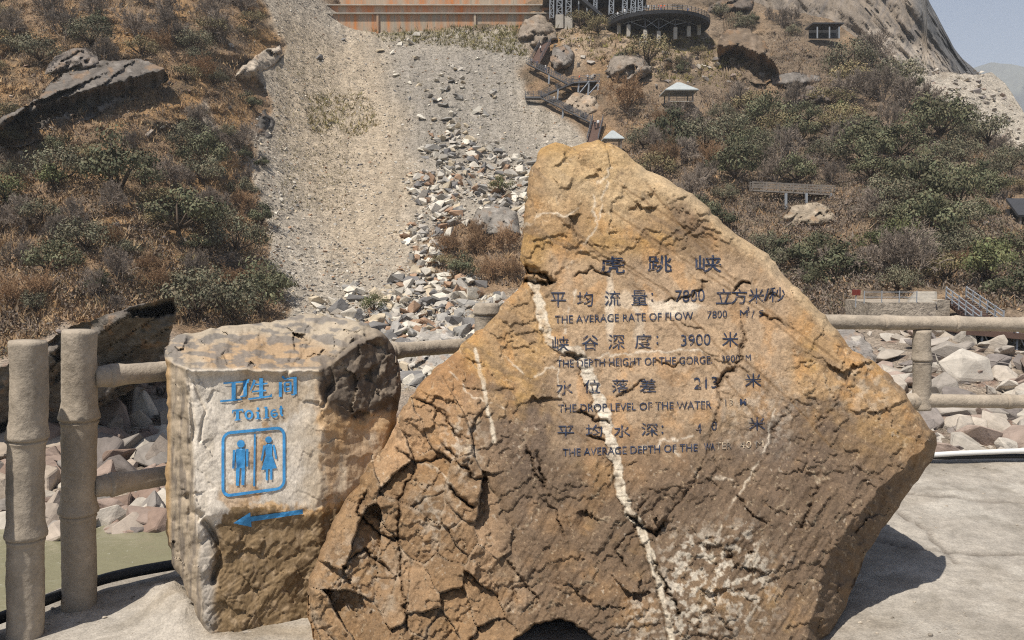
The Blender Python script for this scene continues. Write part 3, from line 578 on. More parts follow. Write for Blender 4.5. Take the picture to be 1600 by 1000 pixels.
# --- toilet signpost stone
T_OUT = [(258,548),(268,530),(292,520),(330,512),(395,506),(440,500),(475,490),(505,494),(540,497),(575,505),(600,522),(616,545),(624,570),(627,605),(622,640),(612,680),(590,740),(560,790),(535,840),(520,900),(515,980),(500,1030),(345,1030),(330,1000),(318,985),(300,955),(285,905),(268,880),(262,840),(258,760),(262,690),(262,620)]
T_OUT = jag(T_OUT, 9, 1.3, 8)
TOPE_X = [250, 275, 300, 340, 385, 430, 500, 520, 560, 600, 640]; TOPE_Y = [556, 570, 580, 577, 577, 580, 578, 566, 536, 523, 518]
def t_depth(px, py, d=None):
    px = np.asarray(px, float); py = np.asarray(py, float)
    if d is None: d = near(px, py, T_OUT, True)[0]
    w1 = 6 * fbm(px / 30, py / 30, 2.2, 3)
    Y = 3.17 + .0009 * (px - 300) + .0016 * np.maximum(px - 500 + w1, 0) + (1000 - py) / 400 * .17 + .03 * sm(790, 830, py + w1)
    lx = 300 + .06 * (py - 700) + w1 * .6; Y = Y + .0075 * np.maximum(lx - px, 0)
    te = np.interp(px, TOPE_X, TOPE_Y) + .35 * w1 + .7 * fbm(px / 9, py / 40, 61.0, 2); up = np.maximum(te - py, 0); Y = Y + up / 85 * .85 - .02 * np.exp(-((py - te) / 6) ** 2)
    Y = Y + .10 * (1 - np.minimum(d / 9, 1)) ** 2
    dark = soft(px + w1, py + w1, [(505,520),(560,500),(640,540),(630,640),(560,655),(500,610)], 10); topm = sm(0, 8, te - py); lowm = sm(790, 815, py + w1)
    txt = soft(px, py, [(335,580),(480,580),(480,835),(335,835)], 20)
    h = .012 * fbm(px / 140, py / 140, 5.5, 2) + .004 * (1 - .7 * txt) * fbm(px / 28, py / 40, 1.5, 3) + .0011 * fbm(px / 7, py / 7, 2.5, 3)
    tr = fbm(px / 50 + py / 70, py / 60, 18.1, 3) * 3; fr = tr - np.floor(tr); h = h + .009 * (1 - .8 * txt) * (np.floor(tr) + sm(0, .08, fr)) * (.15 + .85 * np.maximum(lowm * .5, topm))
    h = h + (.022 * dark + .004 * lowm) * (fbm(px / 34 + py / 50, py / 40, 4.2, 4)) + .010 * topm * fbm(px / 20, py / 9, 6.2, 3)
    k2, e2, lx2, ly2 = chips(px * 1.5 + 130, py * 1.2 - 130); r2 = CHR[k2]; cm = (.2 + .8 * np.clip(dark + topm * .7 + lowm * .15, 0, 1)) * (1 - .8 * txt)
    h = h + cm * (r2[:, 0] * .006 + (r2[:, 1] * lx2 + r2[:, 2] * ly2) * .0006 - .006 * np.exp(-(e2 / 1.3) ** 2))
    left = sm(8, -4, px - lx); h = h + .009 * left * fbm(px / 8, py / 60, 3.4, 3)
    for ln, w, dep in (([(515,560),(520,600),(500,640)],3,.03),([(500,580),(540,545),(580,520)],4,.04),([(290,770),(300,800),(318,812)],6,.05),([(318,812),(330,830),(345,860),(330,920)],5,.05),([(440,590),(470,560),(500,520)],3,.02),([(300,590),(320,640),(310,700)],2,.012),([(385,590),(372,620)],2,.01),([(270,560),(296,600),(300,660),(296,760)],4,.02)):
        dd, _, _, sg, tt = near(px + w1 * .5, py + w1 * .5, ln); h = h - dep * np.exp(-(dd / w) ** 2) * sm(0, .1, tt) * sm(1, .9, tt)
    return Y - h * np.minimum(1, d / 3)
def t_color(px, py, d):
    w1 = 6 * fbm(px / 30, py / 30, 2.2, 3); w = .35 * fbm(px / 40, py / 40, 7.1, 4); w2 = fbm(px / 14, py / 20, 3.1, 3)
    te = np.interp(px, TOPE_X, TOPE_Y) + .35 * w1 + .7 * fbm(px / 9, py / 40, 61.0, 2); lx = 300 + .06 * (py - 700) + w1 * .6
    c = np.zeros((len(px), 3)) + (.55, .485, .40); c = lerp(c, (.43, .37, .29), sm(.1, .45, fbm(px / 26, py / 60, 25.1, 4)) * .6)
    c = lerp(c, (.47, .37, .255), sm(440, 510, px + w1 * 3) * .85); c = lerp(c, (.30, .22, .14), sm(.05, .4, fbm(px / 12, py / 90, 21.1, 4)) * sm(480, 540, px) * .7)
    c = lerp(c, (.40, .31, .21), blob(px, py, 425, 615, 50, 42, w + .3 * w2, .2) * .75)
    c = lerp(c, (.34, .24, .14), blob(px, py, 385, 615, 18, 30, w, .6) * .5)
    for cx, cy, rx, ry, am in ((402,725,14,34,.6),(372,775,26,24,.55),(415,700,8,30,.5),(520,700,16,60,.5),(560,690,40,60,.4),(500,640,10,40,.3)):
        c = lerp(c, (.40, .235, .105), blob(px, py, cx, cy, rx, ry, w * 1.8 + .35 * w2, .2) * am)
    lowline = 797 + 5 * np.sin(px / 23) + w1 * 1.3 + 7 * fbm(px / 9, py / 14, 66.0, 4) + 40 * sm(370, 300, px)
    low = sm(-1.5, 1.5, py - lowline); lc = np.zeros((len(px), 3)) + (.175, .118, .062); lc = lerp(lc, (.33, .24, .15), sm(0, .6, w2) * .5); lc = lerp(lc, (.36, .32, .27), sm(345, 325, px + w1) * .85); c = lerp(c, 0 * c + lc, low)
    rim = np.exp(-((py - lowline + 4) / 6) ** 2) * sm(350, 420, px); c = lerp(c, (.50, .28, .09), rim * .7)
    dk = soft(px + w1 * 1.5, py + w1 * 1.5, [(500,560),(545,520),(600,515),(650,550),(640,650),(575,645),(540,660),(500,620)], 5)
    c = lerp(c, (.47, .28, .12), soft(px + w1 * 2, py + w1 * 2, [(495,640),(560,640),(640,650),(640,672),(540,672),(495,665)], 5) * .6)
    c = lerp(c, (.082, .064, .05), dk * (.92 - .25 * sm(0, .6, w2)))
    top = sm(-2, 5, te - py) * (1 - dk * .6); tcx = np.zeros((len(px), 3)) + (.34, .28, .205)
    tcx = lerp(tcx, (.34, .225, .125), blob(px, py, 410, 556, 110, 30, w, .4) * .85); tcx = lerp(tcx, (.15, .135, .12), sm(-.05, .25, fbm(px / 26, py / 9, 14.2, 4)) * .8); c = lerp(c, 0 * c + tcx, top)
    left = sm(6, -4, px - lx) * (1 - top); lf = np.zeros((len(px), 3)) + (.33, .265, .19); lf = lerp(lf, (.19, .155, .12), sm(-.1, .4, fbm(px / 7, py / 60, 3.1, 4))); lf = lerp(lf, (.52, .32, .13), sm(270, 262, px) * .6); c = lerp(c, 0 * c + lf, left)
    return c * (1 + .10 * fbm(px / 9, py / 16, 1, 3))[:, None]
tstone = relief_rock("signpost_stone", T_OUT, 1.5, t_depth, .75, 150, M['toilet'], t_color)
tag(tstone, "pale block of stone painted in blue with a toilet sign and arrow", "stone")
def poly2(pts, lim=5.0):
    bm = bmesh.new(); vs = [bm.verts.new((x, y, 0)) for x, y in pts]; f = bm.faces.new(vs); bmesh.ops.triangulate(bm, faces=[f]); return fine(bm, lim)
def stroke(a, b, w0, w1=None):
    a = np.array(a, float); b = np.array(b, float); w1 = w0 if w1 is None else w1; d = (b - a) / np.hypot(*(b - a)); n = np.array((-d[1], d[0]))
    return poly2([tuple(a + n * w0 / 2), tuple(b + n * w1 / 2), tuple(b - n * w1 / 2), tuple(a - n * w0 / 2)])
def disc(cx, cy, r, ry=None): return poly2([(cx + r * math.cos(k * math.pi / 8), cy + (ry or r) * math.sin(k * math.pi / 8)) for k in range(16)])
def ring(cx, cy, r, ry, w):
    out = []
    for k in range(14):
        a, b = k * math.pi / 7, (k + 1) * math.pi / 7; q = lambda t, s: (cx + (r + s) * math.cos(t), cy + (ry + s * .8) * math.sin(t))
        out.append(poly2([q(a, w / 2), q(b, w / 2), q(b, -w / 2), q(a, -w / 2)]))
    return out
t1 = []   # 卫
t1 += [stroke((349, 599), (388, 596), 2.2), stroke((383, 596), (383, 618), 5.5), stroke((384, 618), (375, 620), 4, 1.5), stroke((365, 598), (365, 625), 6.5), stroke((344, 627), (378, 624), 3), poly2([(378, 596), (390, 592), (388, 599)])]
# 生
t1 += [stroke((398, 594), (391, 610), 4.5, 2), stroke((398, 601), (418, 599), 2.6), stroke((394, 612), (416, 610), 2.6), stroke((388, 623.5), (424, 619), 2.8), stroke((408, 591), (408, 621), 6), poly2([(419, 619), (425, 615), (425, 621)])]
# 间
t1 += [stroke((441, 588), (446, 593), 4, 2), stroke((438, 597), (438, 620), 4.8), stroke((446, 592), (462, 590), 2.4), stroke((461, 589), (461, 616), 5), stroke((461, 616), (455, 617), 3.5, 1.5), stroke((445, 598), (445, 612), 3.2), stroke((454, 597), (454, 611), 3.2), stroke((445, 598), (454, 597), 2), stroke((445, 605), (454, 604), 2), stroke((445, 612), (454, 611), 2)]
on_stone("painted_lettering", t1, t_depth, M['blue'], tstone, .005)
t2 = [stroke((363, 642), (380, 640), 2.8), stroke((363.5, 641), (363.5, 646), 1.6), stroke((379.5, 639), (379.5, 644), 1.6), stroke((371, 641), (371, 656), 4.6), stroke((366.5, 656.5), (376, 655.5), 1.8)]
t2 += ring(389, 648, 5.2, 6.2, 3.6)
t2 += [stroke((403, 644), (403, 654), 4), stroke((399.5, 644.5), (404, 644), 1.8), stroke((399, 654.5), (407.5, 653.5), 1.8), disc(403, 638.5, 2.2)]
t2 += [stroke((416, 636), (416, 653), 4), stroke((412.5, 636.5), (417, 636), 1.8), stroke((411.5, 653.5), (420.5, 652.5), 1.8)]
t2 += ring(428.5, 646, 4.6, 5.6, 2.9)[:12] + [stroke((425, 646.5), (433, 645.5), 2)]
t2 += [stroke((439, 634), (439, 648), 3.6), stroke((439, 649), (442.5, 648.5), 2.6), stroke((436, 639), (442.5, 638), 2)]
on_stone("painted_lettering", t2, t_depth, M['blue'], tstone, .005)
def frame_pt(u, v):  # u,v in 0..1 on the skewed sign panel
    return (346 + 100 * u, (675 + 103 * v) * (1 - u) + (665.5 + 99 * v) * u)
def rr(off, r=.14, n=5):
    pts = []
    for cx, cy, a0 in ((1 - r, r, -90), (1 - r, 1 - r, 0), (r, 1 - r, 90), (r, r, 180)):
        for k in range(n + 1):
            a = math.radians(a0 + 90 * k / n); pts.append((cx + (r - off) * math.cos(a), cy + (r - off) * math.sin(a)))
    return pts
o_, i_ = rr(0), rr(.045); t3 = [poly2([frame_pt(*o_[k]), frame_pt(*o_[(k + 1) % len(o_)]), frame_pt(*i_[(k + 1) % len(o_)]), frame_pt(*i_[k])]) for k in range(len(o_))]
t3.append(stroke((398.2, 678), (397, 760), 3))
on_stone("painted_frame", t3, t_depth, M['blue'], tstone, .005)
man = [disc(376.4, 693.5, 6.2, 6), poly2([(368.5, 702.5), (372.5, 701), (376.5, 708), (380.5, 700.5), (383.5, 701.5), (382.6, 731), (369.3, 732)]), stroke((366, 703), (364.3, 732), 4.2, 3.4), stroke((386.2, 701.5), (386, 729), 4.2, 3.4), stroke((371.6, 731), (370.8, 759), 6, 4.6), stroke((380, 730.5), (379.4, 758), 5.2, 4.6)]
on_stone("painted_man_symbol", man, t_depth, M['blue'], tstone, .005)
wom = [disc(419.6, 687, 5.3, 5.2), poly2([(414.5, 695.5), (417, 694), (419.6, 699), (422.6, 693), (425.3, 694.5), (425, 711), (432.5, 731.5), (408, 734.5), (415.2, 711)]), stroke((413, 696), (408.5, 720), 3.6, 2.8), stroke((427.3, 695), (431.8, 717), 3.6, 2.8), stroke((417, 733), (416.8, 750.5), 3.6, 3.2), stroke((423.8, 732), (423.8, 749.5), 3.6, 3.2)]
on_stone("painted_woman_symbol", wom, t_depth, M['blue'], tstone, .005)
arr = [poly2([(364.5, 817.5), (391, 800.5), (391.5, 807.5), (472.5, 796), (473.5, 803), (392.5, 815), (393, 823.5)])]
on_stone("painted_arrow", arr, t_depth, M['blue'], tstone, .005)

# ------------------------------------------------------------------ cast cement fences shaped like bamboo
def bamboo(name, a, b, r, nodes, mat, parent, seed, loc, n=22, step=.02, ends=0.0, taper=0.0):
    """round stick from a to b with swollen joints at the fractions in nodes"""
    a = np.array(a, float); b = np.array(b, float); Ln = np.linalg.norm(b - a); m = max(12, int(Ln / step)); d = (b - a) / Ln
    ref = np.array((0, 0, 1.)) if abs(d[2]) < .9 else np.array((1., 0, 0)); x = np.cross(ref, d); x /= np.linalg.norm(x); y = np.cross(d, x)
    t = np.unique(np.concatenate([np.linspace(0, 1, m)] + [np.array([k - .028 / Ln, k - .014 / Ln, k - .004 / Ln, k, k + .004 / Ln, k + .016 / Ln, k + .03 / Ln]) for k in nodes])); t = t[(t >= 0) & (t <= 1)]
    R = np.full(len(t), r) * (1 - taper * t)
    for k in nodes:
        s = (t - k) * Ln; R = R + r * .20 * np.exp(-(np.maximum(-s, 0) / .014) ** 2) * (s <= .0) + r * .19 * np.exp(-(s / .045) ** 2) * (s > 0) - r * .20 * np.exp(-((s + .003) / .005) ** 2)
    rs = np.random.RandomState(seed); th = np.arange(n) * 2 * math.pi / n
    TT, TH = np.meshgrid(t, th, indexing='ij'); q = (np.cos(TH), np.sin(TH), TT * Ln)
    RR = R[:, None] * (1 + .035 * fbm(q[0] * 1.2 + seed, q[1] * 1.2, q[2] * 5, 3) + .05 * fbm(q[0] * .6, q[1] * .6 + seed, q[2] * 1.7, 2)) + .0022 * fbm(q[0] * 5 + seed, q[1] * 5, q[2] * 30, 2)
    bend = .012 * np.stack([fbm(t * 2 + seed, t * 0, 1.0, 2), fbm(t * 2, t * 0 + seed, 4.0, 2)], -1)
    if ends: RR[0] *= .9; RR[-1] *= 1 - ends
    C = a + d * (t * Ln)[:, None] + bend[:, :1] * x + bend[:, 1:] * y
    V = C[:, None] + RR[..., None] * (np.cos(TH)[..., None] * x + np.sin(TH)[..., None] * y)
    V = V.reshape(-1, 3); mm = len(t); i, j = np.meshgrid(np.arange(mm - 1), np.arange(n), indexing='ij'); i = i.ravel(); j = j.ravel(); k = (j + 1) % n
    c0, c1 = len(V), len(V) + 1; V = np.concatenate([V, [C[0], C[-1] + d * .004]])
    jj = np.arange(n); F3 = np.concatenate([np.stack([np.full(n, c0), (jj + 1) % n, jj], -1), np.stack([np.full(n, c1), (mm - 1) * n + jj, (mm - 1) * n + (jj + 1) % n], -1)])
    return mesh_obj(name, rel(V, loc), [np.stack([i * n + j, i * n + k, (i + 1) * n + k, (i + 1) * n + j], -1), F3], mat, parent, True)
p1 = G(38, 988, .0); p2 = G(122, 942, .0)
def at_y(px, py, Y): return P(px, py, float(Y))
fl = empty("bamboo_fence", (p2[0], p2[1], 0), "cement fence cast like bamboo, two tall posts by the toilet stone", "fence")
L0 = np.array(fl.location)
tp1 = at_y(43, 533, p1[1]); tp2 = at_y(124, 516, p2[1])
hh = lambda tp, p: [1 - (1 - 0) * ((tp[2] - p) / tp[2])]
def frac(p, py, top):  # fraction along a vertical post at photograph height py
    z = at_y(40, py, p[1])[2]; return (z + .03) / (top[2] + .03)
bamboo("post", p1 - (0, 0, .03), tp1, .071, [frac(p1, 838, tp1), frac(p1, 685, tp1)], M['cement'], fl, 3, L0, 28, .012, .04)

for q0, z0_, sd_ in ((p1 + (-.21, -.26, 0), 1.32, 5), (p2 + (-.235, -.377, 0), 1.5, 15)): bamboo("post", q0 - (0, 0, .03), (q0[0], q0[1], z0_), .073, [.3, .7], M['cement'], fl, sd_, L0, 28, .012, .04)  # unseen off-frame posts, added to throw shade onto the two tall posts
bamboo("post", p2 - (0, 0, .03), tp2, .073, [frac(p2, 801, tp2), frac(p2, 655, tp2)], M['cement'], fl, 9, L0, 28, .012, .04)
corner = np.array((-.17, 5.3, 0.0)); ct = at_y(760, 474, 5.3)
bamboo("post", corner - (0, 0, .1), (ct[0], 5.3, ct[2]), .078, [.6, .945], M['cement'], fl, 21, L0, 24, .02, .03)
for pyL, pyR, sd_ in ((590, 539, 31), (760, 672, 37)):
    a = at_y(146, pyL, p2[1] + .03); b = at_y(726, pyR, 5.25)
    bamboo("rail", a, b, .048, [.03, .42, .74], M['cement'], fl, sd_, L0, 18, .02)
fr = empty("bamboo_fence", (2.8, 5.5, 0.1), "cement bamboo railing on the concrete platform edge beside the big boulder's overhang", "fence"); R0 = np.array(fr.location)
a = at_y(1150, 500, 5.45); b = at_y(2050, 514, 5.62)
bamboo("top_rail", a, b, .050, [.25, .372, .49, .60, .75], M['cement'], fr, 41, R0, 20, .02)
a = at_y(1150, 626, 5.45); b = at_y(2050, 628, 5.62)
bamboo("lower_rail", a, b, .047, [.30, .46, .70], M['cement'], fr, 47, R0, 20, .02)
for pxx in (1441, 1900):
    tq = at_y(pxx, 516, 5.5); bq = at_y(pxx, 640, 5.5)
    bamboo("post", bq, tq, .059, [.62], M['cement'], fr, 51 + pxx, R0, 22, .015)
for pxx in (1190, 1690):   # full height supports out of sight behind the boulder and beyond the frame
    tq = at_y(pxx, 500, 5.55); bamboo("post", (tq[0], 5.6, .05), (tq[0], 5.56, tq[2] - .03), .06, [.5, .8], M['cement'], fr, 61 + pxx, R0, 20, .03)
# hoses and pipe along the edge
def curve_tube(name, pts, r, mat, label, cat, n=10):
    pts = np.array(pts, float); t = np.linspace(0, len(pts) - 1, len(pts) * 8); q = np.stack([np.interp(t, np.arange(len(pts)), pts[:, k]) for k in range(3)], -1)
    for _ in range(6): q[1:-1] = (q[:-2] + 2 * q[1:-1] + q[2:]) / 4
    mb = MB(); mb.tube(q, r, n); return tag(mb.build(name, mat, None, True), label, cat)
hp = [(-40, 985), (20, 962), (75, 940), (150, 912), (205, 899), (262, 889), (330, 880)]
curve_tube("rubber_hose", [G(x, y, .05) + (0, .05, 0) for x, y in hp], .026, M['hose'], "black rubber hose lying behind the tall bamboo posts", "hose")
curve_tube("water_pipe", [at_y(1380, 717, 5.62), at_y(1480, 709, 5.62), at_y(1600, 704, 5.62), at_y(1800, 699, 5.66)], .019, M['pipe'], "white plastic pipe running under the bamboo railing", "pipe")
curve_tube("rubber_hose", [(x, 5.66 + .02 * math.sin(x * 2), .13) for x in np.arange(1.6, 7, .4)], .018, M['hose'], "thin black hose along the concrete edge below the white pipe", "hose")

# ------------------------------------------------------------------ outcrops on the hillside
def outcrop(outline, dY, tilt, colr, label, seed, step=2.5, under=0.0, layer=0.0, thick=None, lip=None, abs_=None, tip=None, name="rock_outcrop"):
    A = np.array(outline, float); cx, cy = A.mean(0); Y0 = terr_base([cx], [cy])[0]; sc = Y0 / F
    out = jag(outline, 6, 1.2, seed); hgt = A[:, 1].max() - A[:, 1].min(); wid = A[:, 0].max() - A[:, 0].min()
    def dep(px, py, d):
        base = terr_base(px, py); v = (py - A[:, 1].min()) / hgt
        Y = base - dY * np.minimum(1, d / (.25 * min(hgt, wid) + 3)) ** .6 + tilt * (v - .5) * hgt * sc
        if tip:
            lp = np.interp(px, lip[0], lip[1]) + 4 * fbm(px / 12, px * 0, 2.5, 3); Yt_ = terr_base(px, lp) - tip; t_ = np.clip((py - lp) / 26, 0, 1)
            Y = np.where(py < lp, base - tip * sm(-34, 0, py - lp) - .5, Yt_ + (base - .6 - Yt_) * t_)
        elif abs_: Y = abs_[0] + (abs_[1] - abs_[0]) * np.clip((py - np.interp(px, lip[0], lip[1])) / hgt, -.2, 1)
        elif lip: Y = Y + under * sm(0, 9, py - np.interp(px, lip[0], lip[1]) + 3 * fbm(px / 9, py / 9, 2.5, 3))
        elif under: Y = Y + under * sm(.55, 1.0, v)
        rs = np.random.RandomState(seed); ns_ = 16; sx = rs.uniform(A[:, 0].min(), A[:, 0].max(), ns_); sy = rs.uniform(A[:, 1].min(), A[:, 1].max(), ns_); tl = rs.normal(size=(ns_, 3)); an = 2.6 if layer else 1.4
        wx = px + 3 * fbm(px / 9, py / 9, 1.5, 2) + .3 * (py - cy); wy = (py + 3 * fbm(px / 9, py / 9, 7.5, 2) + .35 * (px - cx)) * an; b1 = np.full(px.shape, 1e9); b2 = b1.copy(); pl = np.zeros_like(b1)
        for k in range(ns_):
            ex, ey = wx - sx[k], wy - (sy[k] + .35 * (sx[k] - cx)) * an; dd = np.hypot(ex, ey); m_ = dd < b1; b2 = np.where(m_, b1, np.minimum(b2, dd)); b1 = np.where(m_, dd, b1)
            pl = np.where(m_, tl[k, 0] * 5 + .45 * tl[k, 1] * ex + .45 * tl[k, 2] * ey, pl)
        r = pl - 5 * np.exp(-((b2 - b1) / 2.5) ** 2) + 2.2 * fbm(px / 10, py / 7, seed, 4)
        return Y - r * sc * np.minimum(1, d / 5)
    def cl(px, py, d):
        c = np.zeros((len(px), 3)) + colr; c = lerp(c, np.array(colr) * 1.5 + .03, sm(.1, .6, fbm(px / 16, py / 10, seed + 4, 3)) * .7); c = lerp(c, np.array(colr) * .55, sm(.1, .6, fbm(px / 12 + py / 14, py / 20, seed + 9, 3)) * .6)
        return lerp(c, (.30, .17, .08), sm(.25, .6, fbm(px / 18, py / 14, seed + 14, 3)) * .4)
    o = relief_rock(name, out, step, dep, thick or max(3, hgt * sc * .6), min(hgt, wid) * .5, M['outcrop'], cl); return tag(o, label, "rock", "rock outcrops on the hillside")
outcrop([(-30,232),(-10,190),(60,155),(85,122),(120,104),(165,94),(220,92),(256,106),(264,124),(225,148),(150,182),(85,210),(30,230)], 4.5, .2, (.15,.13,.11), "long dark overhanging ledge crossing the wooded hillside", 3, layer=1, tip=9.5, lip=([-30,0,60,120,200,262],[206,190,168,146,124,108]))
outcrop([(66,118),(85,88),(120,74),(150,80),(158,100),(130,112),(95,122)], 2.5, .3, (.19,.16,.135), "broken grey crag just above the long dark ledge", 25, under=2, layer=1)
outcrop([(-40,596),(20,565),(60,542),(110,510),(160,494),(215,476),(272,464),(276,486),(262,540),(235,585),(200,612),(150,640),(70,682),(-40,716)], 4, .9, (.135,.115,.095), "huge dark leaning slab above the river behind the tall bamboo posts", 5, layer=1, thick=26, lip=([-40,60,110,160,215,272],[610,560,528,510,492,478]), abs_=(46, 53.5))
outcrop([(360,132),(374,108),(410,80),(438,70),(442,84),(427,104),(396,121),(372,142)], 3.5, .3, (.40,.335,.26), "pale rock shelf casting shade at the edge of the scree", 7, under=6)
outcrop([(405,185),(415,170),(430,190),(428,215),(410,225),(398,205)], 2, .3, (.10,.09,.08), "small black crag below the pale rock shelf", 8)
outcrop([(1120,78),(1128,50),(1160,40),(1192,60),(1210,95),(1218,118),(1195,132),(1160,126),(1142,104),(1122,94)], 5, .5, (.17,.125,.085), "big brown overhanging boulder on the slope beyond the round platform", 9, tip=15, lip=([1120,1160,1195,1218],[72,74,88,104]))
outcrop([(1205,120),(1240,112),(1280,118),(1286,128),(1262,136),(1230,140),(1206,138)], 3, .3, (.17,.15,.13), "low dark rock band below the brown overhanging boulder", 10, under=3)
outcrop([(732,358),(746,326),(775,317),(806,328),(815,368),(782,372),(752,367)], 4, .1, (.23,.205,.175), "hollowed grey crag sticking out of the rubble above the brush patch", 11, under=1)
outcrop([(806,58),(820,28),(842,18),(866,40),(872,62),(846,76),(814,68)], 5, .1, (.24,.195,.15), "cracked boulder at the end of the retaining wall", 12)
outcrop([(858,96),(864,74),(884,68),(898,84),(892,102),(870,110)], 4, 0, (.20,.175,.15), "grey boulder beside the top flight of the walkway", 13)
outcrop([(944,112),(960,86),(986,78),(1012,92),(1018,114),(990,130),(960,124)], 5, .1, (.24,.20,.16), "broad grey outcrop below the round platform", 14)
outcrop([(878,164),(898,144),(930,150),(940,172),(916,184),(888,174)], 3, .1, (.33,.26,.19), "tan boulder under the zigzag walkway", 15)
outcrop([(1100,18),(1118,2),(1150,-8),(1178,0),(1176,16),(1140,22),(1110,24)], 4, .3, (.13,.105,.085), "dark smooth dome of rock by the round platform's far end", 16, under=2)
outcrop([(1222,342),(1236,322),(1268,316),(1296,322),(1308,345),(1280,352),(1240,352)], 2.5, .2, (.29,.235,.17), "tan rock knob under the timber boardwalk", 17)
outcrop([(1240,150),(1262,132),(1290,140),(1300,158),(1270,168),(1246,164)], 3, .3, (.16,.13,.11), "dark rock knob in the scrub above the timber boardwalk", 18, under=2)
outcrop([(700,560),(735,525),(770,520),(800,545),(800,590),(740,590)], 3, .1, (.29,.27,.24), "pale wedge of rock standing behind the rail between the two stones", 19)
outcrop([(610,560),(640,520),(690,500),(715,520),(720,570),(660,590)], 3.5, .1, (.34,.31,.27), "big light grey boulder behind the toilet stone", 20)
outcrop([(1290,540),(1300,515),(1330,508),(1362,540),(1372,570),(1340,585),(1300,570)], 3, .2, (.24,.215,.19), "shaded grey boulder at the river bank by the inscribed boulder's shoulder", 22, under=3)
outcrop([(1530,290),(1510,272),(1530,262),(1548,270),(1546,285)], 2, .2, (.30,.22,.14), "small ochre rock ledge in the scrub near the cliff spur", 23, under=2)

# ------------------------------------------------------------------ built structures across the gorge
def railing(mb, pts, h=1.15, sp=1.6, r=.034, rails=(.4, .75, 1.1)):
    pts = [np.array(p, float) for p in pts]
    for a, b in zip(pts[:-1], pts[1:]):
        for z in rails: mb.bar(a + (0, 0, z), b + (0, 0, z), r * 1.3)
        k = max(1, int(np.linalg.norm(b - a) / sp))
        for i in range(k + 1): q = a + (b - a) * i / k; mb.bar(q, q + (0, 0, h + .05), r * 1.8)
def flight(root, loc, a, b, width, side, deckmat, depthw=.35, rail_mat=None, both=True, rr0=.05):
    """deck from a to b, width metres across horizontally along 'side'"""
    a = rel(a, loc); b = rel(b, loc); s = np.array(side, float); s /= np.linalg.norm(s); w = s * width
    mb = MB(); V = [a, b, b + w, a + w]; V = V + [v - (0, 0, depthw) for v in V]
    mb.add(V, [[(0, 1, 2, 3), (7, 6, 5, 4), (0, 4, 5, 1), (1, 5, 6, 2), (2, 6, 7, 3), (3, 7, 4, 0)]]); mb.build("deck", deckmat, root)
    for k, off in enumerate(((0, 0, 0), w) if both else ((0, 0, 0),)):
        rb = MB(); railing(rb, [a + off, b + off], r=rr0); rb.build("railing", rail_mat or M['darksteel'], root)
# concrete retaining wall
wl = [(470, -70, 212), (545, -50, 206), (600, -40, 203), (880, -40, 203), (960, -40, 205)]
loc = P(700, 40, 203.0); rw = empty("retaining_wall", loc, "terraced concrete retaining wall streaked with rust above the scree", "wall")
def wall_strip(name, x0, x1, y0, y1, Y, thick, mat, root, loc):
    mb = MB(); xs = np.linspace(x0, x1, 40)
    for a, b in zip(xs[:-1], xs[1:]):
        f = [P(a, y1, Y), P(b, y1, Y), P(b, y0, Y), P(a, y0, Y)]; V = [rel(v, loc) for v in f] + [rel(v, loc) + (0, thick, 0) for v in f]
        mb.add(V, [[(0, 1, 2, 3), (7, 6, 5, 4), (3, 2, 6, 7), (0, 4, 5, 1)]])
    return mb.build(name, mat, root)
M['rustwall'] = make_mat("rust_streaked_concrete", base=(.43, .36, .27), rough=.95, var=((.3, .2), (1.2, .2)), bump=((1.5, .3, .1),), spec=.05, stretch=(1.6, 1, .22), mix2=((.42, .17, .06), .30, .40, .66))
wall_strip("wall_tier", 520, 862, 21, 62, 200.0, 6, M['rustwall'], rw, loc)
wall_strip("wall_tier", 505, 862, 8, 24.5, 203.0, 6, M['rustwall'], rw, loc)
wall_strip("wall_tier", 490, 862, -60, 8.5, 207.0, 8, M['rustwall'], rw, loc)
mb = MB()
for yy, Yq in ((21, 199.6), (8, 202.6)): mb.bar(rel(P(505, yy, Yq), loc), rel(P(862, yy, Yq), loc), .7, .22)
mb.build("wall_coping", M['footing'], rw)
mb = MB()
for xx in (742, 590, 845): mb.bar(rel(P(xx, 60, 199.7), loc), rel(P(xx, 22, 199.7), loc), .5, .5)
mb.build("wall_buttress", M['rustwall'], rw)
# pale terrace wall behind the round platform
loc = P(1080, 4, 214.0); tw = empty("terrace_wall", loc, "pale concrete wall behind the people on the round platform", "wall"); wall_strip("wall_face", 990, 1165, -60, 14, 214.0, 6, M['footing'], tw, loc)
mb = MB(); mb.bar(rel(P(990, -8, 213.6), loc), rel(P(1165, -8, 213.6), loc), .5, .4); mb.build("wall_coping", M['rustwall'], tw)

# round viewing platform on steel legs
DY = 191.0; DR = 78 / F * DY; dc = np.array((P(1028, 12, DY)[0], DY, P(1028, 15, DY - DR)[2])); vp = empty("viewing_platform", dc, "round dark viewing platform carried on steel columns high across the gorge", "platform")
n = 64; ang = np.arange(n) * 2 * math.pi / n; ring_ = np.stack([np.cos(ang) * DR, np.sin(ang) * DR], -1); mb = MB()
V = np.concatenate([np.column_stack([ring_, np.zeros(n)]), np.column_stack([ring_ * .985, np.full(n, -.7)]), [(0, 0, 0), (0, 0, -.7)]]); i = np.arange(n); k = (i + 1) % n
mb.add(V, [np.stack([i, k, n + k, n + i], -1), np.stack([np.full(n, 2 * n), i, k], -1), np.stack([np.full(n, 2 * n + 1), n + k, n + i], -1)])
for a_ in range(0, 360, 30): mb.bar((0, 0, -.85), (DR * .95 * math.cos(math.radians(a_)), DR * .95 * math.sin(math.radians(a_)), -.85), .3, .4)
mb.build("deck", M['darksteel'], vp)
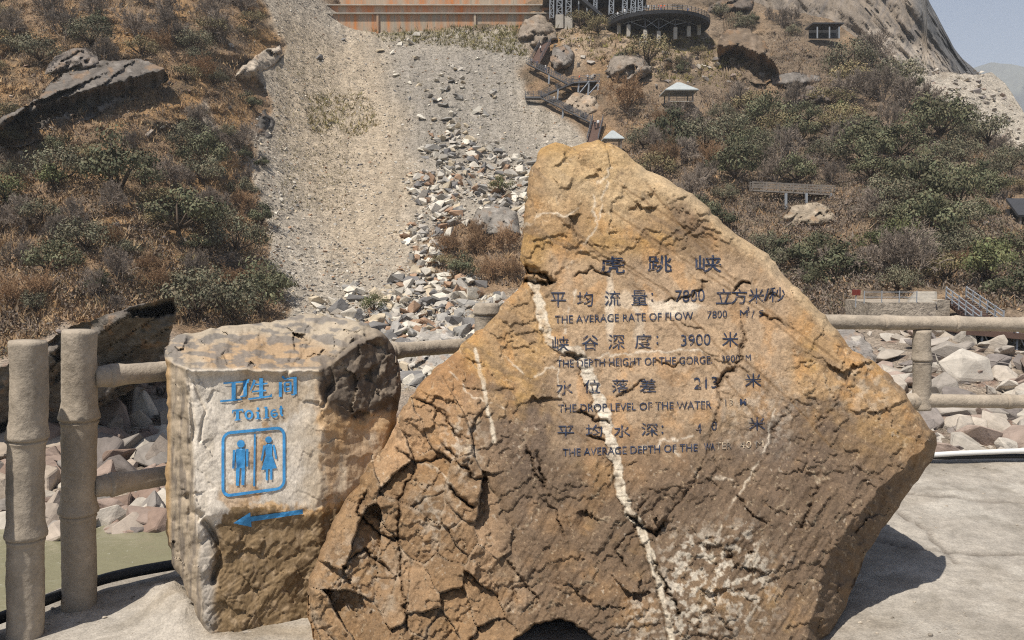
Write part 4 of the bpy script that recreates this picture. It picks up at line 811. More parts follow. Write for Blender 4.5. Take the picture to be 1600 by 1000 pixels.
mb = MB(); railing(mb, [(c * DR * .98, s_ * DR * .98, 0) for c, s_ in zip(np.cos(ang), np.sin(ang))] + [(DR * .98, 0, 0)], 1.2, 1.5, .05); mb.build("railing", M['steel'], vp)
cols = []
for cx_, by_ in ((967, 38), (982, 42), (1008, 50), (1029, 52), (1055, 46), (1076, 42), (1092, 40)):
    dx = (cx_ - 1028) / F * DY; yy = DY - math.sqrt(max(0, (DR * .86) ** 2 - dx * dx)) * .9; bt = rel(P(cx_, by_, yy), dc); cols.append(bt)
    mb = MB(); mb.tube([bt, (bt[0], bt[1], -.8)], .15, 10); mb.build("column", M['walksteel'], vp, True)
    mb = MB(); mb.bar(bt - (0, 0, 2.2), bt + (0, 0, .4 if cx_ < 1070 else .1), .8, .8); mb.build("footing", M['footing'], vp)
mb = MB()
for a, b in zip(cols[:-1], cols[1:]):
    mb.bar(a + (0, 0, 1.0), (b[0], b[1], -1), .1); mb.bar(b + (0, 0, 1.0), (a[0], a[1], -1), .1)
mb.build("brace", M['steel'], vp)
# big steel terrace left of it: lattice columns under a dark deck
HY = 199.0; hc = P(930, -14, HY); st = empty("steel_terrace", hc, "dark steel terrace on lattice columns left of the round platform", "platform")
mb = MB(); a = rel(P(850, -14, HY - 6), hc); b = rel(P(1012, -14, HY - 6), hc)
V = [a, b, b + (2, 22, 0), a + (0, 22, 0)]; V += [v - (0, 0, .8) for v in V]; mb.add(V, [[(0, 3, 2, 1), (4, 5, 6, 7), (0, 1, 5, 4), (1, 2, 6, 5), (2, 3, 7, 6), (3, 0, 4, 7)]]); mb.build("deck", M['darksteel'], st)
mb = MB(); railing(mb, [a, b], 1.2, 2); mb.build("railing", M['steel'], st)
mb = MB(); f = [rel(P(856, 45, 205.0), hc), rel(P(1010, 45, 205.0), hc), rel(P(1010, -18, 205.0), hc), rel(P(856, -18, 205.0), hc)]; mb.add(f + [v + (0, 1, 0) for v in f], [[(0, 1, 2, 3), (7, 6, 5, 4), (0, 4, 5, 1), (2, 6, 7, 3), (1, 5, 6, 2), (0, 3, 7, 4)]]); mb.build("dark_backing", M['darksteel'], st)  # dark sheet added to stand in for the shade beneath the deck
for xx, yy_, w_ in ((862, 28, .9), (874, 25, 1.2), (888, 27, 1.2), (904, 26, .35), (917, 24, .35), (930, 22, .7), (955, 22, 1.0), (976, 20, 1.0), (989, 20, 1.0), (1000, 18, 1.0)):
    bt = rel(P(xx, yy_, HY - 5.5), hc); tpz = -.8; mb = MB(); off = [(-w_ / 2, -w_ / 2), (w_ / 2, -w_ / 2), (w_ / 2, w_ / 2), (-w_ / 2, w_ / 2)]
    if w_ < .5: mb.bar(bt, (bt[0], bt[1], tpz), .3)
    else:
        for ox, oy in off: mb.bar(bt + (ox, oy, 0), (bt[0] + ox, bt[1] + oy, tpz), .2)
        zz = np.linspace(bt[2], tpz, 7)
        for q_ in range(6):
            s_ = 1 if q_ % 2 else -1; mb.bar((bt[0] - s_ * w_ / 2, bt[1] - w_ / 2, zz[q_]), (bt[0] + s_ * w_ / 2, bt[1] - w_ / 2, zz[q_ + 1]), .13); mb.bar((bt[0] - w_ / 2, bt[1] - w_ / 2, zz[q_]), (bt[0] + w_ / 2, bt[1] - w_ / 2, zz[q_]), .12)
    mb.build("lattice_column", M['steel'], st)
    if xx in (874, 888): mb = MB(); mb.bar(bt - (0, 0, 3.0), bt + (0, 0, .1), 1.8, 1.8); mb.build("footing", M['footing'], st)
mb = MB(); mb.bar(rel(P(900, -8, HY - 7.5), hc), rel(P(940, 26, HY - 7.5), hc), 2.2, .7); mb.build("stair", M['darksteel'], st)

# zigzag stair walkway down the edge of the scree
ZY = lambda x, y, off=3.5: P(x, y, float(terr_base([x], [y])[0]) - off)
wl0 = ZY(870, 125); ww = empty("stair_walkway", wl0, "dark zigzag stair walkway descending along the scree below the steel terrace", "walkway")
for (ax, ay), (bx, by), w_, side, mt in (((829, 96), (846, 66), 2.2, (1, 0, 0), 'plank'), ((822, 97), (890, 131), 2.0, (.25, 1, 0), 'walksteel'), ((893, 128), (937, 125), 3.0, (0, 1, 0), 'walksteel'), ((845, 150), (896, 128), 1.8, (0, 1, 0), 'walksteel'), ((821, 151), (846, 151), 2.0, (0, 1, 0), 'walksteel'), ((842, 150), (923, 190), 1.8, (.25, 1, 0), 'walksteel'), ((917, 222), (926, 188), 2.0, (1, 0, 0), 'plank')):
    flight(ww, wl0, ZY(ax, ay), ZY(bx, by), w_, side, M[mt], .28, M['walksteel'])
for xx, y0_, y1_ in ((905, 126, 146), (921, 126, 148), (936, 126, 147), (872, 140, 152), (858, 117, 128), (880, 170, 182)):
    a = rel(ZY(xx, y0_, 3.2), wl0); b = rel(ZY(xx, y1_, 3.2), wl0); b[1] = a[1]; mb = MB(); mb.bar(b, a, .32); mb.build("support_post", M['steel'], ww)
mb = MB()
for (x0, y0_), (x1, y1_) in (((906, 145), (921, 127)), ((921, 146), (936, 129))): mb.bar(rel(ZY(x0, y0_, 3.3), wl0), rel(ZY(x1, y1_, 3.3), wl0), .18)
mb.build("brace", M['steel'], ww)

# pavilions
def pavilion(px_, py_, wpx, Y, label, apex, eave):
    loc = P(px_, eave + 12, Y); r = empty("pavilion", loc, label, "pavilion"); s = Y / F; hw = wpx / 2 * s; za = (eave - apex) * s * .95; z0 = 12 * s
    mb = MB(); V = [(-hw, -hw, z0), (hw, -hw, z0), (hw, hw, z0), (-hw, hw, z0), (-hw * .12, 0, z0 + za), (hw * .12, 0, z0 + za)]; V = V + [(x, y, z - .18) for x, y, z in V[:4]]
    mb.add(V, [[(0, 1, 5, 4), (2, 3, 4, 5), (0, 6, 7, 1), (1, 7, 8, 2), (2, 8, 9, 3), (3, 9, 6, 0), (6, 9, 8, 7)], [(1, 2, 5), (3, 0, 4)]]); mb.build("roof", M['roof'], r)
    for sx, sy in ((-1, -1), (1, -1), (1, 1), (-1, 1)): mb = MB(); mb.bar((sx * hw * .72, sy * hw * .72, -.6), (sx * hw * .72, sy * hw * .72, z0 - .1), .22); mb.build("post", M['greywood'], r)
    mb = MB(); mb.bar((-hw * .75, 0, -.6), (hw * .75, 0, -.6), hw * 1.5, .16); mb.build("floor_slab", M['footing'], r)
    mb = MB(); railing(mb, [(-hw * .72, -hw * .72, -.4), (hw * .72, -hw * .72, -.4)], .9, 1.2, .05, (.4, .8)); mb.build("bench_rail", M['greywood'], r)
pavilion(1060, 137, 50, float(terr_base([1060], [150])[0]) - 6, "upper grey hipped-roof pavilion standing open among the scrub", 129, 145)
pavilion(957, 212, 32, float(terr_base([957], [225])[0]) - 5, "lower grey hipped-roof pavilion peeping over the inscribed boulder's peak", 204, 218)

# timber boardwalk on stilts
bl = P(1247, 300, float(terr_base([1247], [300])[0]) - 4); bw = empty("boardwalk", bl, "timber boardwalk with rail on stilts across the scrub slope", "walkway")
BY = bl[1]
flight(bw, bl, P(1176, 296, BY + 2), P(1304, 303, BY), 1.3, (0, 1, 0), M['greywood'], .22, M['greywood'], True, .07)
for xx, yb in ((1228, 326), (1260, 322), (1298, 319)): mb = MB(); a = rel(P(xx, 302, BY + .2), bl); b = rel(P(xx, yb, BY + .2), bl); mb.bar(b, a, .3); mb.build("stilt", M['steel'], bw)

# dark shelter below the cliff
sl = P(1287, 60, float(terr_base([1287], [60])[0]) - 5); sh = empty("shelter", sl, "low dark shelter with posts tucked beneath the grey cliff", "shelter"); SY = sl[1]
mb = MB(); mb.bar(rel(P(1264, 41, SY), sl), rel(P(1312, 41, SY), sl), 5, .3); mb.build("roof", M['darksteel'], sh)
for xx in (1277, 1296, 1311): mb = MB(); mb.bar(rel(P(xx, 60, SY - 2.5), sl), rel(P(xx, 42, SY - 2.5), sl), .25); mb.build("post", M['steel'], sh)
mb = MB(); mb.bar(rel(P(1264, 51, SY + 3), sl), rel(P(1312, 51, SY + 3), sl), .3, 2.6); mb.build("back_wall", M['darksteel'], sh)
# black roofed hut at the right edge
sl = P(1600, 335, float(terr_base([1600], [330])[0]) - 4); sh = empty("hut", sl, "black-roofed hut half hidden in trees on the far slope", "hut"); SY = sl[1]; s_ = SY / F
mb = MB(); V = [(-24 * s_, -2, 24 * s_ - 2.1), (40 * s_, -2, 24 * s_ - 2.1), (34 * s_, 2, 24 * s_ + .2), (-14 * s_, 2, 24 * s_ + .2)]; V += [(x, y + .1, z - .3) for x, y, z in V]; mb.add(V, [[(0, 1, 2, 3), (7, 6, 5, 4), (0, 4, 5, 1), (1, 5, 6, 2), (2, 6, 7, 3), (3, 7, 4, 0)]]); mb.build("roof", M['darksteel'], sh)
for xx in (-18, 4, 30): mb = MB(); mb.bar((xx * s_, -1.6, -1.5), (xx * s_, -1.6, 24 * s_ - 2.1), .22); mb.build("post", M['greywood'], sh)
mb = MB(); mb.bar((-20 * s_, 1.2, -.4), (32 * s_, 1.2, -.4), .3, 2.2); mb.build("back_wall", M['darksteel'], sh)

# masonry terrace, concrete steps, railing and sign above the river bank (right)
wl_ = P(1405, 495, 64.0); ms = empty("stone_terrace", wl_, "rubble masonry terrace with pale concrete steps above the bamboo railing", "terrace")
def slab(px0, px1, py0, py1, Y, depth, mat, name, root, loc):
    mb = MB(); xs = np.linspace(px0, px1, 24)
    for a, b in zip(xs[:-1], xs[1:]):
        f = [P(a, py1, Y), P(b, py1, Y), P(b, py0, Y), P(a, py0, Y)]; V = [rel(v, loc) for v in f] + [rel(v, loc) + (0, depth, 0) for v in f]; mb.add(V, [[(0, 1, 2, 3), (3, 2, 6, 7), (0, 3, 7, 4), (1, 5, 6, 2)]])
    mb.build(name, mat, root)
slab(1362, 1462, 473, 505, 63.0, 5, M['stonewall'], "wall_face", ms, wl_); slab(1462, 1484, 469, 505, 63.6, 5, M['stonewall'], "wall_face", ms, wl_)
mb = MB()
for k in range(9): x0, x1, yy = 1418 + k * 1.5, 1462, 473 - k * 2.0; a = rel(P(x0, yy, 63.6 + k * .42), wl_); b = rel(P(x1, yy, 63.6 + k * .42), wl_); mb.bar(a, b, .44, .16)
mb.build("steps", M['footing'], ms)
mb = MB(); railing(mb, [rel(P(1350, 474, 63.1), wl_), rel(P(1432, 474, 63.1), wl_)], .95, 1.3, .035, (.5, .9)); mb.build("railing", M['steel'], ms)
sg = P(1337, 474, 61.5); sgn = empty("notice_sign", sg, "small dark red notice board on a post near the masonry terrace", "sign")
mb = MB(); mb.bar((0, 0, -.3), (0, 0, 1.1), .06); mb.build("post", M['steel'], sgn)
M['redsign'] = make_mat("dark_red_board", base=(.14, .03, .022), rough=.6, var=((3, .2),), bump=()); mb = MB(); mb.bar((-.32, -.05, .85), (.32, -.05, .85), .06, .45); mb.build("board", M['redsign'], sgn)
# steel stair and trestle deck
td = P(1560, 545, 55.0); tr_ = empty("trestle_walkway", td, "steel trestle deck and stair over the rocks behind the bamboo railing", "walkway")
flight(tr_, td, P(1478, 470, 66.0), P(1532, 512, 57.5), 2.2, (1, .35, 0), M['plank'], .3, M['steel'])
mb = MB(); a = rel(P(1490, 468, 66.4), td); b = rel(P(1548, 512, 57.7), td)
for k in range(16): q_ = a + (b - a) * k / 15; mb.bar(q_ + (-.9, 0, .12), q_ + (1.3, .3, .12), .2, .08)
mb.build("tread", M['plank'], tr_)
V0 = [rel(P(1510, 514, 56.0), td), rel(P(1700, 530, 54.0), td)]; mb = MB(); V = [V0[0], V0[1], V0[1] + (0, 9, 0), V0[0] + (0, 9, 0)]; V += [v - (0, 0, .4) for v in V]
mb.add(V, [[(0, 3, 2, 1), (4, 5, 6, 7), (0, 1, 5, 4), (1, 2, 6, 5), (2, 3, 7, 6), (3, 0, 4, 7)]]); mb.build("deck", M['plank'], tr_)
pp = []
for xx, yb, o_y in ((1512, 536, .4), (1535, 552, .4), (1561, 560, .4), (1572, 568, 2.5), (1590, 573, .4), (1625, 585, .4), (1660, 590, .4)):
    t_ = P(xx, 518, 56.0 - (xx - 1510) / 95 + o_y); b_ = P(xx, yb, t_[1]); b_[0] = t_[0]; mb = MB(); mb.tube([rel(b_ - (0, 0, .6), td), rel(t_, td)], .085, 8); mb.build("column", M['steel'], tr_, True); pp.append((rel(b_, td), rel(t_, td)))
mb = MB()
for (b0, t0), (b1, t1_) in zip(pp[:-1], pp[1:]): mb.bar(t0, b1, .07); mb.bar(b0 + (0, 0, .2), t1_, .06)
mb.build("brace", M['steel'], tr_)
mb = MB(); railing(mb, V0, 1.0, 1.3, .035, (.5, .95)); mb.build("railing", M['darksteel'], tr_)
mb = MB(); f = [V0[0] + (.5, 7, 0), V0[1] + (0, 7, 0)]; mb.add([f[0], f[1], f[1] - (0, 0, 4), f[0] - (0, 0, 2.5)] + [v + (0, .3, 0) for v in (f[0], f[1], f[1] - (0, 0, 4), f[0] - (0, 0, 2.5))], [[(3, 2, 1, 0), (4, 5, 6, 7), (0, 1, 5, 4), (2, 3, 7, 6)]]); mb.build("dark_backing", M['darksteel'], tr_)

# ------------------------------------------------------------------ naming the many by what they stand near
LAND = [("long dark hillside ledge",150,150),("dark leaning slab",190,545),("pale rock shelf",400,108),("taller bamboo post's top",124,516),("toilet stone's top",400,505),("retaining wall",680,35),("round viewing platform",1028,25),("zigzag walkway's top",835,90),("zigzag walkway's foot",922,205),("upper pavilion",1060,138),("lower pavilion",957,212),("timber boardwalk",1245,298),("shelter under the cliff",1287,50),("masonry terrace",1415,480),("steel trestle deck",1555,535),("inscribed boulder's left flank",800,440),("inscribed boulder's right shoulder",1290,490),("inscribed boulder's right tip",1464,690),("pale cliff spur",1500,150),("black-roofed hut",1595,315),("brown overhanging boulder",1170,85),("brush patch",760,400),("hollowed grey crag",775,345),("river's far edge",210,820),("rail between both stones",670,545),("tall fence's lower rail",205,750),("tall fence's upper rail",205,585)]
USED = {}
def place_label(desc, px_, py_):
    d = [(math.hypot(px_ - x, py_ - y), nm, x, y) for nm, x, y in LAND]; d.sort(); _, nm, x, y = d[0]; dx, dy = px_ - x, py_ - y
    where = "beside" if abs(dx) > 1.2 * abs(dy) else ("uphill of" if dy < 0 else "downhill of")
    base = f"{desc} {where} the {nm}"; USED.setdefault(base, 0); USED[base] += 1; k = USED[base]
    ordn = ["", "second", "third", "fourth", "fifth", "sixth", "seventh", "eighth", "ninth", "tenth", "eleventh", "twelfth", "thirteenth", "fourteenth", "fifteenth", "sixteenth", "seventeenth", "eighteenth", "nineteenth", "twentieth"] + [t_ + "-" + o_ for t_ in ("twenty", "thirty", "forty", "fifty") for o_ in ("first", "second", "third", "fourth", "fifth", "sixth", "seventh", "eighth", "ninth", "tenth")]
    if k == 1: return base
    return f"{desc} {where} the {nm}, {ordn[k - 1]} nearest"
def dist_land(px_, py_): return min(math.hypot(px_ - x, py_ - y) for _, x, y in LAND)

# ------------------------------------------------------------------ rocks
def hull_rock(seed, n=16, sq=(1, .8, .6), box=.5):
    rs = np.random.RandomState(seed); bm = bmesh.new()
    for _ in range(n):
        v = rs.normal(size=3); v /= np.linalg.norm(v); c = v / np.abs(v).max(); v = v * (1 - box) + c * box * .8; v = v * np.array(sq) * .5 * rs.uniform(.85, 1.1); bm.verts.new(v)
    r = bmesh.ops.convex_hull(bm, input=bm.verts[:]); bmesh.ops.delete(bm, geom=list({g for g in list(r['geom_interior']) + list(r['geom_unused']) if isinstance(g, bmesh.types.BMVert)}), context='VERTS')
    bmesh.ops.dissolve_limit(bm, angle_limit=.22, verts=bm.verts[:], edges=bm.edges[:]); bmesh.ops.bevel(bm, geom=bm.edges[:], offset=.018, segments=1, affect='EDGES')
    bmesh.ops.triangulate(bm, faces=bm.faces[:]); me = bpy.data.meshes.new("rock"); bm.to_mesh(me); bm.free(); me.materials.append(M['rock']); return me
SH = [(1, .8, .6), (1, .7, .35), (1, .85, .75), (1, .5, .4), (1, .9, .45), (1, .6, .55)]
RM = [hull_rock(100 + k, 13 + k % 6, SH[k % 6], (.55, .35, .7)[k % 3]) for k in range(14)]
def cheap_rock(seed):
    rs = np.random.RandomState(seed); bm = bmesh.new()
    for _ in range(9): v = rs.normal(size=3); v /= np.linalg.norm(v); bm.verts.new(v * .5 * np.array(SH[seed % 6]) * rs.uniform(.8, 1.15))
    r = bmesh.ops.convex_hull(bm, input=bm.verts[:]); bmesh.ops.delete(bm, geom=list({g for g in list(r['geom_interior']) + list(r['geom_unused']) if isinstance(g, bmesh.types.BMVert)}), context='VERTS'); bmesh.ops.triangulate(bm, faces=bm.faces[:])
    bm.verts.index_update(); V = np.array([v.co[:] for v in bm.verts]); Fc = np.array([[v.index for v in f.verts] for f in bm.faces]); bm.free(); return V, Fc
CR = [cheap_rock(200 + k) for k in range(12)]
PAL_S = [((.30,.28,.25), "grey"), ((.43,.39,.33), "light grey"), ((.58,.53,.44), "whitish"), ((.47,.39,.28), "tan"), ((.17,.16,.15), "dark slate"), ((.33,.215,.14), "rusty brown"), ((.38,.34,.29), "light grey"), ((.52,.47,.39), "whitish")]
PAL_L = [((.27,.19,.145), "reddish brown"), ((.40,.33,.265), "tan"), ((.30,.265,.23), "grey"), ((.52,.46,.38), "pale"), ((.34,.255,.205), "pinkish brown"), ((.20,.17,.15), "dark grey"), ((.44,.36,.28), "tan")]
PAL_L = [(tuple(np.array(c_) * .8), n_) for c_, n_ in PAL_L]
PAL_R = [((.45,.39,.32), "tan"), ((.38,.335,.285), "grey"), ((.53,.475,.40), "pale"), ((.35,.27,.22), "pinkish brown"), ((.26,.225,.20), "dark grey"), ((.48,.43,.36), "pale")]
PAL_R = [(tuple(np.array(c_) * .82), n_) for c_, n_ in PAL_R]
RUB = [(682,190),(712,185),(745,225),(830,250),(905,265),(905,345),(800,335),(735,330),(700,345),(690,385),(720,440),(820,460),(820,600),(560,600),(470,520),(520,470),(600,450),(640,395),(655,330),(640,300),(665,250)]
rr_ = np.random.RandomState(21); cand = []
def scatter(poly, n, lo, hi, pal, zone, powr=2.2, flat=True, avoid=None, wob=0.0):
    A = np.array(poly); c = 0; tries = 0
    while c < n and tries < n * 30:
        tries += 1; x, y = rr_.uniform(A[:, 0].min(), A[:, 0].max()), rr_.uniform(A[:, 1].min(), A[:, 1].max())
        if wob: w_ = float(fbm(np.array([x / 30]), np.array([y / 30]), 1.0, 2)[0]) * wob
        else: w_ = 0
        if not inside(np.array([x + w_]), np.array([y + w_]), poly)[0]: continue
        if avoid is not None and inside(np.array([x]), np.array([y]), avoid)[0]: continue
        s_ = lo + (hi - lo) * rr_.uniform() ** powr; cand.append([x, y, s_, pal[rr_.randint(len(pal))], zone]); c += 1
scatter(RUB, 3600, .45, 3.0, PAL_S, "rubble", 2.5, wob=30)
scatter(SCREE, 8500, .12, .8, PAL_S, "scree", 2.6, avoid=BRUSH, wob=60)
scatter([(420,380),(560,380),(640,420),(640,560),(450,560)], 900, .15, .8, PAL_S, "scree", 2.2)
scatter([(640,90),(800,90),(790,180),(740,220),(670,200)], 60, .6, 2.6, PAL_S[:4], "scree", 1.5)
scatter([(380,190),(440,150),(470,320),(440,420),(400,300)], 250, .2, 1.0, PAL_S, "scree", 2)
scatter([(-60,715),(70,680),(150,640),(205,600),(240,560),(300,540),(330,640),(330,845),(-60,845)], 420, .5, 3.8, PAL_L, "left bank", 2.0)
scatter([(-60,700),(330,640),(330,842),(-60,842)], 500, .18, .7, PAL_L, "left bank", 1.5)
scatter([(1270,515),(1420,500),(1500,520),(1720,560),(1720,745),(1270,745)], 420, .4, 2.9, PAL_R, "right bank", 1.9)
scatter([(1270,540),(1720,570),(1720,745),(1270,745)], 500, .15, .6, PAL_R, "right bank", 1.5)
scatter([(620,500),(830,500),(830,640),(600,640)], 120, .4, 1.8, PAL_S, "rubble", 1.8)
scatter([(850,30),(1110,45),(1210,60),(1215,130),(1000,135),(900,120),(850,80)], 170, .4, 2.6, PAL_R, "right slope", 2.0)
scatter([(1400,105),(1530,108),(1600,180),(1600,240),(1500,185)], 160, .5, 2.2, PAL_R, "spur", 2.0)
scatter([(0,0),(400,0),(390,330),(420,470),(0,540)], 130, .4, 1.9, PAL_L, "left hill", 2.2)
scatter([(1000,130),(1400,130),(1600,260),(1600,470),(1310,470),(1040,240)], 90, .4, 1.6, PAL_L, "right slope", 2.2)
# placed singles: x, y, size px, zone, colour
for x, y, sp_, c_ in ((660,184,15,2),(745,176,15,2),(760,175,18,0),(642,68,14,2),(595,80,16,3),(680,158,16,4),(640,130,10,2),(700,370,24,2),(812,366,14,2),(640,545,30,2),(715,545,40,4),(668,520,26,4),(735,510,30,4),(690,470,24,4),(740,465,24,2),(775,300,16,5),(700,330,18,5),(500,92,14,4),(535,62,14,4),(625,70,12,2),(612,84,10,2),(652,55,11,1),(650,92,12,3),(690,118,10,2),(700,140,14,0),(672,152,12,0),(715,150,13,4),(690,143,11,2),(620,118,11,2),(640,155,9,0),(705,128,12,4),(770,148,11,1),(692,165,14,0)):
    Yq = terr_base([x], [y])[0]; cand.append([x, y, sp_ * Yq / F * 1.15, PAL_S[c_], "rubble"]); cand[-1][2] *= 1.25
for x, y, sp_, c_ in ((222,798,64,3),(215,640,70,2),(185,720,60,0),(95,690,66,0),(80,720,60,4),(255,820,50,3),(170,600,80,1),(230,690,48,0),(75,790,60,3),(20,800,60,2),(20,740,60,4),(210,600,60,5),(155,655,50,2),(245,740,40,1)):
    Yq = terr_base([x], [y])[0]; cand.append([x, y, sp_ * Yq / F * 1.15, PAL_L[c_], "left bank"])
for x, y, sp_, c_ in ((1495,588,110,2),(1480,560,80,1),(1570,652,46,4),(1490,662,60,3),(1520,690,80,3),(1590,690,70,3),(1470,700,60,3),(1540,615,60,2),(1560,590,50,0),(1590,620,50,0),(1450,540,60,1),(1390,560,60,0),(1400,600,60,2),(1370,590,40,1),(1500,630,60,2),(1440,610,50,0),(1590,650,60,3),(1545,660,50,0),(1500,545,40,1)):
    Yq = terr_base([x], [y])[0]; cand.append([x, y, sp_ * Yq / F * 1.1, PAL_R[c_], "right bank"])
CX = np.array([c[0] for c in cand]); CY = np.array([c[1] for c in cand]); CS = np.array([c[2] for c in cand]); YT = terr(CX, CY); PXS = CS * F / YT
pos = P(CX, CY, YT)
vis = ~inside(CX, CY, [(830,262),(935,218),(1100,318),(1300,505),(1464,695),(1400,800),(480,955),(530,800),(640,620),(790,470),(820,330)]) & ~inside(CX, CY, [(262,545),(475,492),(610,530),(620,640),(530,850),(262,850)]) & (CX > 0) & (CX < 1600)
big = set(np.argsort(-np.where(vis, PXS, 0))[:285].tolist())
ordr = sorted(big, key=lambda i: dist_land(CX[i], CY[i])); mb = MB(); zone_txt = {"rubble": "rubble", "scree": "scree", "left bank": "river bank", "right bank": "river bank", "right slope": "slope", "spur": "spur", "left hill": "hillside"}
def rot3(rs, tilt=1.0): return Matrix.Rotation(rs.uniform(0, 6.28), 3, 'Z') @ Matrix.Rotation(rs.normal() * .45 * tilt, 3, 'X') @ Matrix.Rotation(rs.normal() * .45 * tilt, 3, 'Y')
for i in ordr:
    me = RM[rr_.randint(len(RM))]; o = put(bpy.data.objects.new("rock", me)); s_ = CS[i]; sc_ = rr_.uniform(.8, 1.2, 3) * s_
    o.matrix_world = Matrix.Translation(Vector(pos[i] + (0, -.12 * s_, .08 * s_))) @ (rot3(rr_).to_4x4()) @ Matrix.Diagonal((*sc_, 1))
    colr, cn = cand[i][3]; o.color = (*(np.array(colr) * rr_.uniform(.85, 1.15)), 1); big_ = "large" if PXS[i] > 40 else ("medium-sized" if PXS[i] > 17 else "small")
    tag(o, place_label(f"{big_} {cn} angular rock", CX[i], CY[i]), "rock", "loose rocks on the " + zone_txt[cand[i][4]])
for i in range(len(cand)):
    if i in big: continue
    V, Fc = CR[rr_.randint(len(CR))]; m3 = np.array(rot3(rr_)); s_ = CS[i]; V = (V * rr_.uniform(.75, 1.25, 3) * s_) @ m3.T + pos[i] + (0, -.1 * s_, .06 * s_)
    mb.add(V, Fc, np.array(cand[i][3][0]) * rr_.uniform(.8, 1.15))
tag(mb.build("rubble", M['rubble'], None, False, True), kind='stuff')

gm = MB(); rg = np.random.RandomState(77)
for (x0, y0, sx, sy, n_) in ((-1.2, 3.2, .35, .15, 60), (1.35, 3.2, .3, .35, 70), (1.95, 3.3, .25, .12, 50), (2.6, 4.4, .9, .6, 60), (-1.95, 3.6, .12, .25, 60), (2.5, 5.55, 1.2, .06, 60)):
    for _ in range(n_):
        x, y = rg.normal(x0, sx), rg.normal(y0, sy); s_ = .006 + .028 * rg.uniform() ** 4
        if not inside(np.array([x]), np.array([y]), GP)[0]: continue
        V, Fc = CR[rg.randint(len(CR))]; gm.add(V * s_ + (x, y, float(ground_z(np.array([x]), np.array([y]))[0]) + s_ * .1), Fc, np.array((.36, .31, .25)) * rg.uniform(.6, 1.3))
tag(gm.build("grit", M['rubble'], None, False, True), kind='stuff')

# ------------------------------------------------------------------ vegetation
def leafy(seed, colr, flat=.62, clumps=16, per=80, ls=.032, trunk_h=.12, open_=0.0):
    """unit-wide broad crown on a forked trunk: (trunk, crown) meshes"""
    rs = np.random.RandomState(seed); tb = MB(); cb = MB(); cs_ = []
    for k in range(clumps):
        a = rs.uniform(0, 6.28); r = .40 * math.sqrt(rs.uniform()); h = trunk_h + flat * (.14 + .66 * (1 - (r / .44) ** 2) * rs.uniform(.1, 1)); cs_.append((r * math.cos(a), r * math.sin(a), h, rs.uniform(.12, .20)))
    base = np.array((0, 0, -.05)); fork = np.array((rs.normal() * .03, rs.normal() * .03, trunk_h * .6)); tb.tube([base, fork * .5, fork], [.030, .026, .022], 6)
    for x, y, z, r in cs_[:9]:
        mid = fork + (np.array((x, y, z)) - fork) * .5 + rs.normal(size=3) * .03; tb.tube([fork, mid, (x, y, z)], [.016, .011, .005], 5)
    per = int(per * 1.7); ls = ls * 1.2; n = clumps * per; ci = rs.randint(0, clumps, n); C = np.array(cs_); d = rs.normal(size=(n, 3)); d /= np.linalg.norm(d, axis=1)[:, None]; rad = rs.uniform(size=n) ** (1 / 2.2)
    p = C[ci, :3] + d * (C[ci, 3] * rad)[:, None] * np.array((1.15, 1.15, .72)); nrm = d * 1.5 + rs.normal(size=(n, 3)) * .35 + (0, 0, .45); nrm /= np.linalg.norm(nrm, axis=1)[:, None]
    t = np.cross(nrm, rs.normal(size=(n, 3))); t /= np.linalg.norm(t, axis=1)[:, None] + 1e-9; bt = np.cross(nrm, t); sz = ls * rs.uniform(.5, 1.25, n)[:, None]
    V = np.stack([p - t * sz * .5, p + bt * sz * .32, p + t * sz * .6, p - bt * sz * .32], 1).reshape(-1, 3)
    tint = np.array(colr) * (.84 + .32 * rs.uniform(size=n))[:, None] * (.62 + .75 * rs.uniform(size=clumps)[ci])[:, None]; tint[:, 0] *= 1 + .25 * (rs.uniform(size=n) - .3)
    cb.add(V, np.arange(4 * n).reshape(-1, 4), np.repeat(tint, 4, 0))
    to = tb.build("trunk", M['bark'], None, True); co = cb.build("crown", M['leaf'], None, False, True); return to, co
def bare(seed, colr, stems=7, thick=.011, dense=1):
    rs = np.random.RandomState(seed); tb = MB(); cb = MB()
    def grow(p, d, ln, r, lv):
        q = p + d * ln + rs.normal(size=3) * ln * .12; mid = (p + q) / 2 + rs.normal(size=3) * ln * .06; cc = np.array(colr) * rs.uniform(.75, 1.3)
        (tb if lv == 0 else cb).tube([p, mid, q], [r, r * .8, r * .55], 4 if lv < 2 else 3, cc, False)
        if lv < 4:
            for _ in range((4, 4, 4, 3)[lv] + (dense if lv > 1 else 0)):
                t = rs.uniform(.35, 1); b = p + (q - p) * t; nd = d + rs.normal(size=3) * .55 + (0, 0, .12); nd /= np.linalg.norm(nd); grow(b, nd, ln * rs.uniform(.45, .72), max(r * .55, .0028), lv + 1)
    for _ in range(stems):
        a = rs.uniform(0, 6.28); sp_ = rs.uniform(.1, .75); d = np.array((math.cos(a) * sp_, math.sin(a) * sp_, 1)); d /= np.linalg.norm(d); grow(np.array((math.cos(a) * .03, math.sin(a) * .03, -.03)), d, rs.uniform(.24, .36), thick, 0)
    return tb.build("stem", M['twig'], None, True, True), cb.build("twigs", M['twig'], None, False, True)
